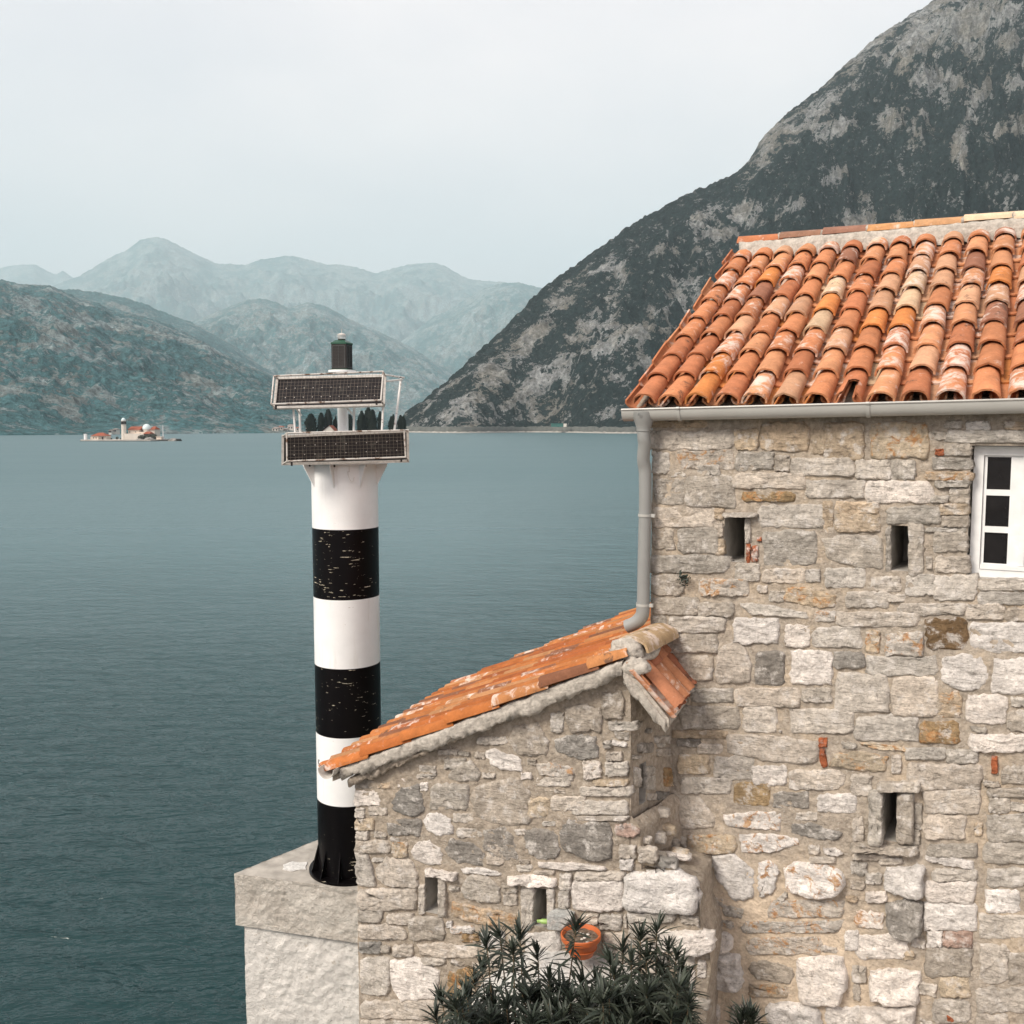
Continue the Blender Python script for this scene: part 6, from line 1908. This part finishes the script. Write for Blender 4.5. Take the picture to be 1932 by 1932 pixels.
dx_ = cpt(1083, 575, 4)
dr_ = (IX(1152) - IX(1013)) / 2
zd0, zd1, zd2 = cpt(0, 455, 0).z, cpt(0, 400, 0).z, cpt(0, 318, 0).z
m = MB(); m.lathe([(dr_ * 0.97, zd0 - 2), (dr_ * 0.97, zd1), (0, zd1)], 24, tuple(dx_)); dm_ = m.build('drum', PLB, church, smooth=True)
m = MB(); m.lathe([(dr_ * 1.02, zd1 - 0.2)] + [(dr_ * 1.02 * math.cos(t), zd1 + (zd2 - zd1) * math.sin(t)) for t in [math.pi / 2 * k / 10 for k in range(11)]], 32, tuple(dx_)); m.build('dome', DOME, dm_, smooth=True)
cbox('porch', 1120, 805, 478, 575, -3, 3, PLB, church)
gable_roof(1112, 1222, 480, 444, -3.4, 3, RED, church, 0.2)
cbox('door', 1160, 1182, 500, 575, -3.12, -2.8, DARKW, church)
m = MB(); m.box(((IX(1440) + IX(1725)) / 2, ID + 3, IZ(574) / 2 - 1), (IX(1725) - IX(1440), 5, IZ(574) + 2)); m.box((IX(1700), ID + 3, IZ(566) - 0.3), (IX(1725) - IX(1685), 4, 0.9))
props(m.build('jetty', QUAYD), 'low dark stone jetty running right from the church island', kind='structure')
# guard house
gh = empty('island_house', (IX(400), ID + 4, G0), 0, 'low pale house with hipped red roof at the left end of the island', 'house')
church_bak = church
church = gh
cbox('wall', 285, 400, 512, 575, 0, 6, PLA, gh)
cbox('wall', 400, 520, 512, 575, 0.6, 6, PLB, gh)
gable_roof(276, 526, 514, 462, -0.6, 6.6, RED, gh, 0.35)
cbox('wall', 252, 285, 532, 575, 1, 5, PLA, gh)
for xx in (322, 362): cbox('window', xx - 5, xx + 5, 535, 556, -0.12, 0.2, DARKW, gh)
cbox('door', 446, 470, 530, 575, 0.48, 0.8, DARKW, gh)
m = MB(); m.lathe([(0.75, 0), (0.7, IZ(492) - G0), (0.85, IZ(492) - G0 + 0.05), (0.85, IZ(486) - G0), (0, IZ(480) - G0)], 16)
o = m.build('beacon', plain('beacon_white', (0.75, 0.75, 0.74), 0.6), None, smooth=True); o.location = (IX(206), ID + 3, G0)
props(o, 'short white harbour beacon at the left tip of the church island', 'beacon')
m = MB(); m.tube([Vector((0, 0, 0)), Vector((0, 0, IZ(345) - G0))], [0.22, 0.12], 6); m.box((0, 0, 0.4), (1.0, 1.0, 0.8))
o = m.build('flagpole', plain('pole_white', (0.7, 0.7, 0.7), 0.5), None); o.location = (IX(1422), ID + 6, G0)
props(o, 'thin white flagpole at the right side of the church island', 'flagpole')
m = MB(); m.box((0, 0, (IZ(532) - G0) / 2), (IX(1420) - IX(1340), 3, IZ(532) - G0)); m.box((0, 0, IZ(532) - G0 + 0.1), (IX(1420) - IX(1340) + 0.5, 3.4, 0.2))
o = m.build('stone_hut', PLA, None); o.location = (IX(1380), ID + 5, G0)
props(o, 'small flat roofed stone hut beside the flagpole on the island', 'hut')
def crown_mesh(name, r, seed, mat, n=260, leaf=0.12, squash=1.0):
    rnd = random.Random(seed)
    m = MB()
    for k in range(n):
        d = Vector((rnd.gauss(0, 1), rnd.gauss(0, 1), rnd.gauss(0, 1))).normalized()
        p = Vector((d.x * r[0], d.y * r[1], d.z * r[2])) * rnd.uniform(0.6, 1.0) * (1 + 0.3 * mn.noise(d * 2.2 + Vector((seed, 0, 0))))
        s_ = d.orthogonal().normalized()
        s_ = Matrix.Rotation(rnd.uniform(0, 6.28), 3, d) @ s_
        t_ = d.cross(s_)
        L_ = leaf * rnd.uniform(0.6, 1.3)
        m.add([p - s_ * L_, p - t_ * L_ + d * L_ * 0.4, p + s_ * L_, p + t_ * L_ + d * L_ * 0.4], [(0, 1, 2, 3)])
    return m.mesh(name, mat)
for (xx, yt, wd_, dy, lab) in ((1130, 500, 62, -3.6, 'grey green bush below the porch of the island church'), (1205, 500, 60, -2.4, 'grey green bush right of the porch of the island church'), (1280, 482, 66, 0, 'tallest grey green bush behind the dome of the church'), (900, 505, 34, 2, 'dark low bush between the church and the hut'),
                          (660, 525, 26, 2, 'dark round bush left of the bell tower'), (566, 545, 16, 2, 'small bush just right of the island house'), (712, 548, 12, 2, 'tiny bush at the foot of the bell tower')):
    w_ = (IX(xx + wd_) - IX(xx - wd_)) / 2
    h_ = IZ(yt) - G0
    t = empty('bush', (IX(xx), ID + 5 + dy, G0), 0, lab, 'bush', 'bushes on the church island')
    link('crown', crown_mesh('crown', (w_, w_ * 0.8, h_ * 0.55), xx, SCRUB, 260, w_ * 0.16), t, (0, 0, h_ * 0.48))
    m = MB(); m.tube([Vector((0, 0, -0.1)), Vector((0, 0, h_ * 0.5))], 0.12, 5); m.build('trunk', QUAYD, t)
for k, (xx, wd_, yt, lab) in enumerate(((1110, 70, 545, 'grey boulder heap below the island church'), (1250, 70, 530, 'grey rock heap right of the island church'), (1640, 70, 562, 'low dark rocks at the right tip of the island'))):
    w_ = (IX(xx + wd_) - IX(xx - wd_)) / 2
    o = blob('rock', (IX(xx), ID + 1.5, G0 - 0.2 if k < 2 else IZ(592)), (w_, 3, IZ(yt) - G0 if k < 2 else 1.2), ROCKI, None, k + 3, 3, 0.35)
    props(o, lab, 'rock', 'rocks along the church island')

# ================================================================== CYPRESS ISLAND behind the light
CYP = NM('cypress')
v = CYP.coord('Object', rnd=True)
c = CYP.mix(CYP.noise(v, 0.6, 5), (0.007, 0.011, 0.009), (0.022, 0.028, 0.021))
CYP = CYP.done(c, 0.95, Specular_IOR_Level=0.1)
JD = 380.0
def jx(x): u, v = CD(x, 0); return (u - 966) / F * JD
def jz(y): u, v = CD(0, y); return (800 - v) / F * JD + CAMZ
m = MB()
pl = [Vector((jx(520), JD - 6, 0)), Vector((jx(1550), JD - 8, 0)), Vector((jx(1580), JD + 5, 0)), Vector((jx(1540), JD + 16, 0)), Vector((jx(560), JD + 16, 0))]
m.prism(pl, -3, 2.0, (0, 0, 1))
props(m.build('island', QUAY), 'low walled island of the cypress trees behind the lighthouse', kind='structure')
def cyp_mesh(seed, h, w):
    rnd = random.Random(seed)
    m = MB()
    for k in range(620):
        t = rnd.random()
        prof = min(1.0, 0.55 + t * 1.5) * min(1.0, (1.02 - t) * 3.2) ** 0.6
        an = rnd.uniform(0, 6.28)
        d = Vector((math.cos(an), math.sin(an), 0))
        r_ = w / 2 * prof * rnd.uniform(0.55, 1.0) * (1 + 0.35 * mn.noise(Vector((d.x * 1.5, d.y * 1.5, t * 4 + seed))))
        p = d * r_ + Vector((0, 0, 0.04 * h + t * h * 0.96))
        s_ = Vector((-d.y, d.x, 0)) * w * 0.10
        up = Vector((0, 0, h * 0.055)) + d * w * 0.03
        m.add([p - s_ - up * 0.5, p + s_ - up * 0.5, p + s_ * 0.4 + up, p - s_ * 0.4 + up], [(0, 1, 2, 3)])
    return m.mesh('crown', CYP)
cyps = [(585, 995, 78, 'wide cypress at the left end of the island grove'), (645, 1005, 30, 'narrow cypress second from the left of the grove'), (685, 985, 56, 'cypress third from the left, in front of the tall pair'), (715, 955, 52, 'rounded tall cypress left of the chapel gable'),
        (752, 950, 50, 'tallest cypress of the left clump by the chapel gable'), (780, 1050, 40, 'low dark cypress beside the chapel gable'), (815, 1018, 22, 'slim lone cypress spire left of the mast'), (985, 1000, 50, 'cypress just right of the lighthouse mast'), (1065, 1010, 46, 'cypress behind the middle white post'),
        (1105, 965, 52, 'tall cypress right of the middle post'), (1148, 930, 66, 'tallest cypress of the right clump'), (1190, 965, 50, 'cypress just right of the tallest one'), (1232, 955, 58, 'broad cypress in the middle of the right clump'), (1285, 970, 40, 'slim cypress left of the thick right post'),
        (897, 1010, 50, 'low cypress behind the thick right post'), (1398, 1020, 44, 'low cypress between the two right posts'), (1435, 1000, 30, 'narrow cypress left of the leaning post'), (1490, 1005, 44, 'cypress behind the leaning post'), (1530, 1020, 48, 'rightmost cypress of the island grove')]
for k, (xx, yt, wd_, lab) in enumerate(cyps):
    t = empty('cypress_tree', (jx(xx), JD + (k * 7) % 12, 2.0), 0, lab, 'tree', 'cypresses on the island behind the lighthouse')
    h = jz(yt) - 2.0
    w_ = jx(xx + wd_ / 2) - jx(xx - wd_ / 2)
    link('crown', cyp_mesh(k, h, w_ * 1.65), t)
    m = MB(); m.tube([Vector((0, 0, -0.2)), Vector((0, 0, h * 0.5))], [0.3, 0.15], 6); m.build('trunk', QUAYD, t)
chp = empty('chapel', (jx(790), JD - 4, 2.0), 0, 'small gabled stone chapel between the cypresses left of the mast', 'chapel')
hw, hh, hr = jx(850) - jx(740), jz(1160) - 2.0, jz(1110) - 2.0
m = MB(); m.prism([Vector((-hw / 2, 0, 0)), Vector((hw / 2, 0, 0)), Vector((hw / 2, 0, hh)), Vector((0.3, 0, hr)), Vector((-hw / 2, 0, hh))], 0, 8, (0, 1, 0)); m.build('wall', PLB, chp)
m = MB(); m.add([(-hw / 2 - .3, -.3, hh - .1), (0.3, -.3, hr + .15), (0.3, 8.3, hr + .15), (-hw / 2 - .3, 8.3, hh - .1), (hw / 2 + .3, -.3, hh - .1), (hw / 2 + .3, 8.3, hh - .1)], [(0, 1, 2, 3), (1, 4, 5, 2)])
m.build('roof', RED, chp)

# ================================================================== FAR SHORE HOUSES, SHED, HUT
HW_ = plain('far_house_wall', (0.58, 0.55, 0.50), 0.9, 0.1, 0.3)
def far_house(u0, u1, vt, D, label, roof=True, mat=None, cat='house', name='far_house'):
    p = at_dist((u0 + u1) / 2, 800, D)
    w_ = (u1 - u0) / F * D
    zt = (800 - vt) / F * D + CAMZ
    r_ = empty(name, (p[0], p[1], 0), 0, label, cat, 'houses along the far shore')
    m = MB(); m.box((0, 3, zt / 2 - 1), (w_, 7, zt + 2)); wl = m.build('wall', mat or HW_, r_)
    if roof:
        m = MB(); a = w_ / 2 + 0.5
        m.add([(-a, -1, zt), (a, -1, zt), (a, 7, zt), (-a, 7, zt), (-a * .6, 3, zt + w_ * 0.22), (a * .6, 3, zt + w_ * 0.22)], [(0, 1, 5, 4), (2, 3, 4, 5), (0, 4, 3), (1, 2, 5), (3, 2, 1, 0)])
        m.build('roof', RED if isinstance(roof, bool) else roof, r_)
    for k in range(2):
        m = MB(); m.box((w_ * (k - 0.5) * 0.5, -0.55, zt * 0.72), (1.1, 0.2, 1.5)); m.build('window', DARKW, r_)
GREYR = plain('far_roof_grey', (0.30, 0.24, 0.21), 0.9, 0.2, 0.5)
for a in ((514, 524, 808, 887, 'pale far shore house leftmost of the row left of the lighthouse', GREYR), (526, 533, 805, 897, 'slightly taller pale house, second of the far shore row', True), (535, 541, 809, 893, 'small far shore house in the middle of the row', GREYR),
          (543, 553, 803, 900, 'tallest pale block of the far shore row', GREYR), (556, 563, 807, 897, 'pale far shore house behind the left white posts', True), (577, 585, 808, 900, 'pale far shore house at the right end of the row', GREYR),
          (205, 210, 811, 805, 'small white house on the shore left of the bell tower', GREYR), (213, 219, 809, 808, 'white house on the shore right behind the bell tower', GREYR)):
    far_house(*a[:4], a[4], a[5])
shed = at_dist(1051, 800, 897)
o = empty('green_shed', (shed[0], shed[1], 5.4), 0, 'small green roadside shed above the right shoreline', 'shed')
gm_ = plain('shed_green', (0.03, 0.13, 0.11), 0.7, 0.2, 0.5)
m = MB(); m.box((0, 0, 1.5), (11, 4, 3.0)); m.build('wall', gm_, o)
m = MB(); m.box((0, 0, 3.15), (11.6, 4.6, 0.3)); m.build('roof', gm_, o)
hp = at_dist(1066, 800, 895)
o = empty('white_kiosk', (hp[0], hp[1], 5.4), 0, 'tiny white kiosk right of the green shed by the road', 'kiosk')
m = MB(); m.box((0, 0, 1.5), (2.7, 2.7, 3.0)); m.build('wall', plain('kiosk_white', (0.72, 0.68, 0.6), 0.8), o)
m = MB(); m.box((0, 0, 3.1), (3.1, 3.1, 0.2)); m.build('roof', GREYR, o)
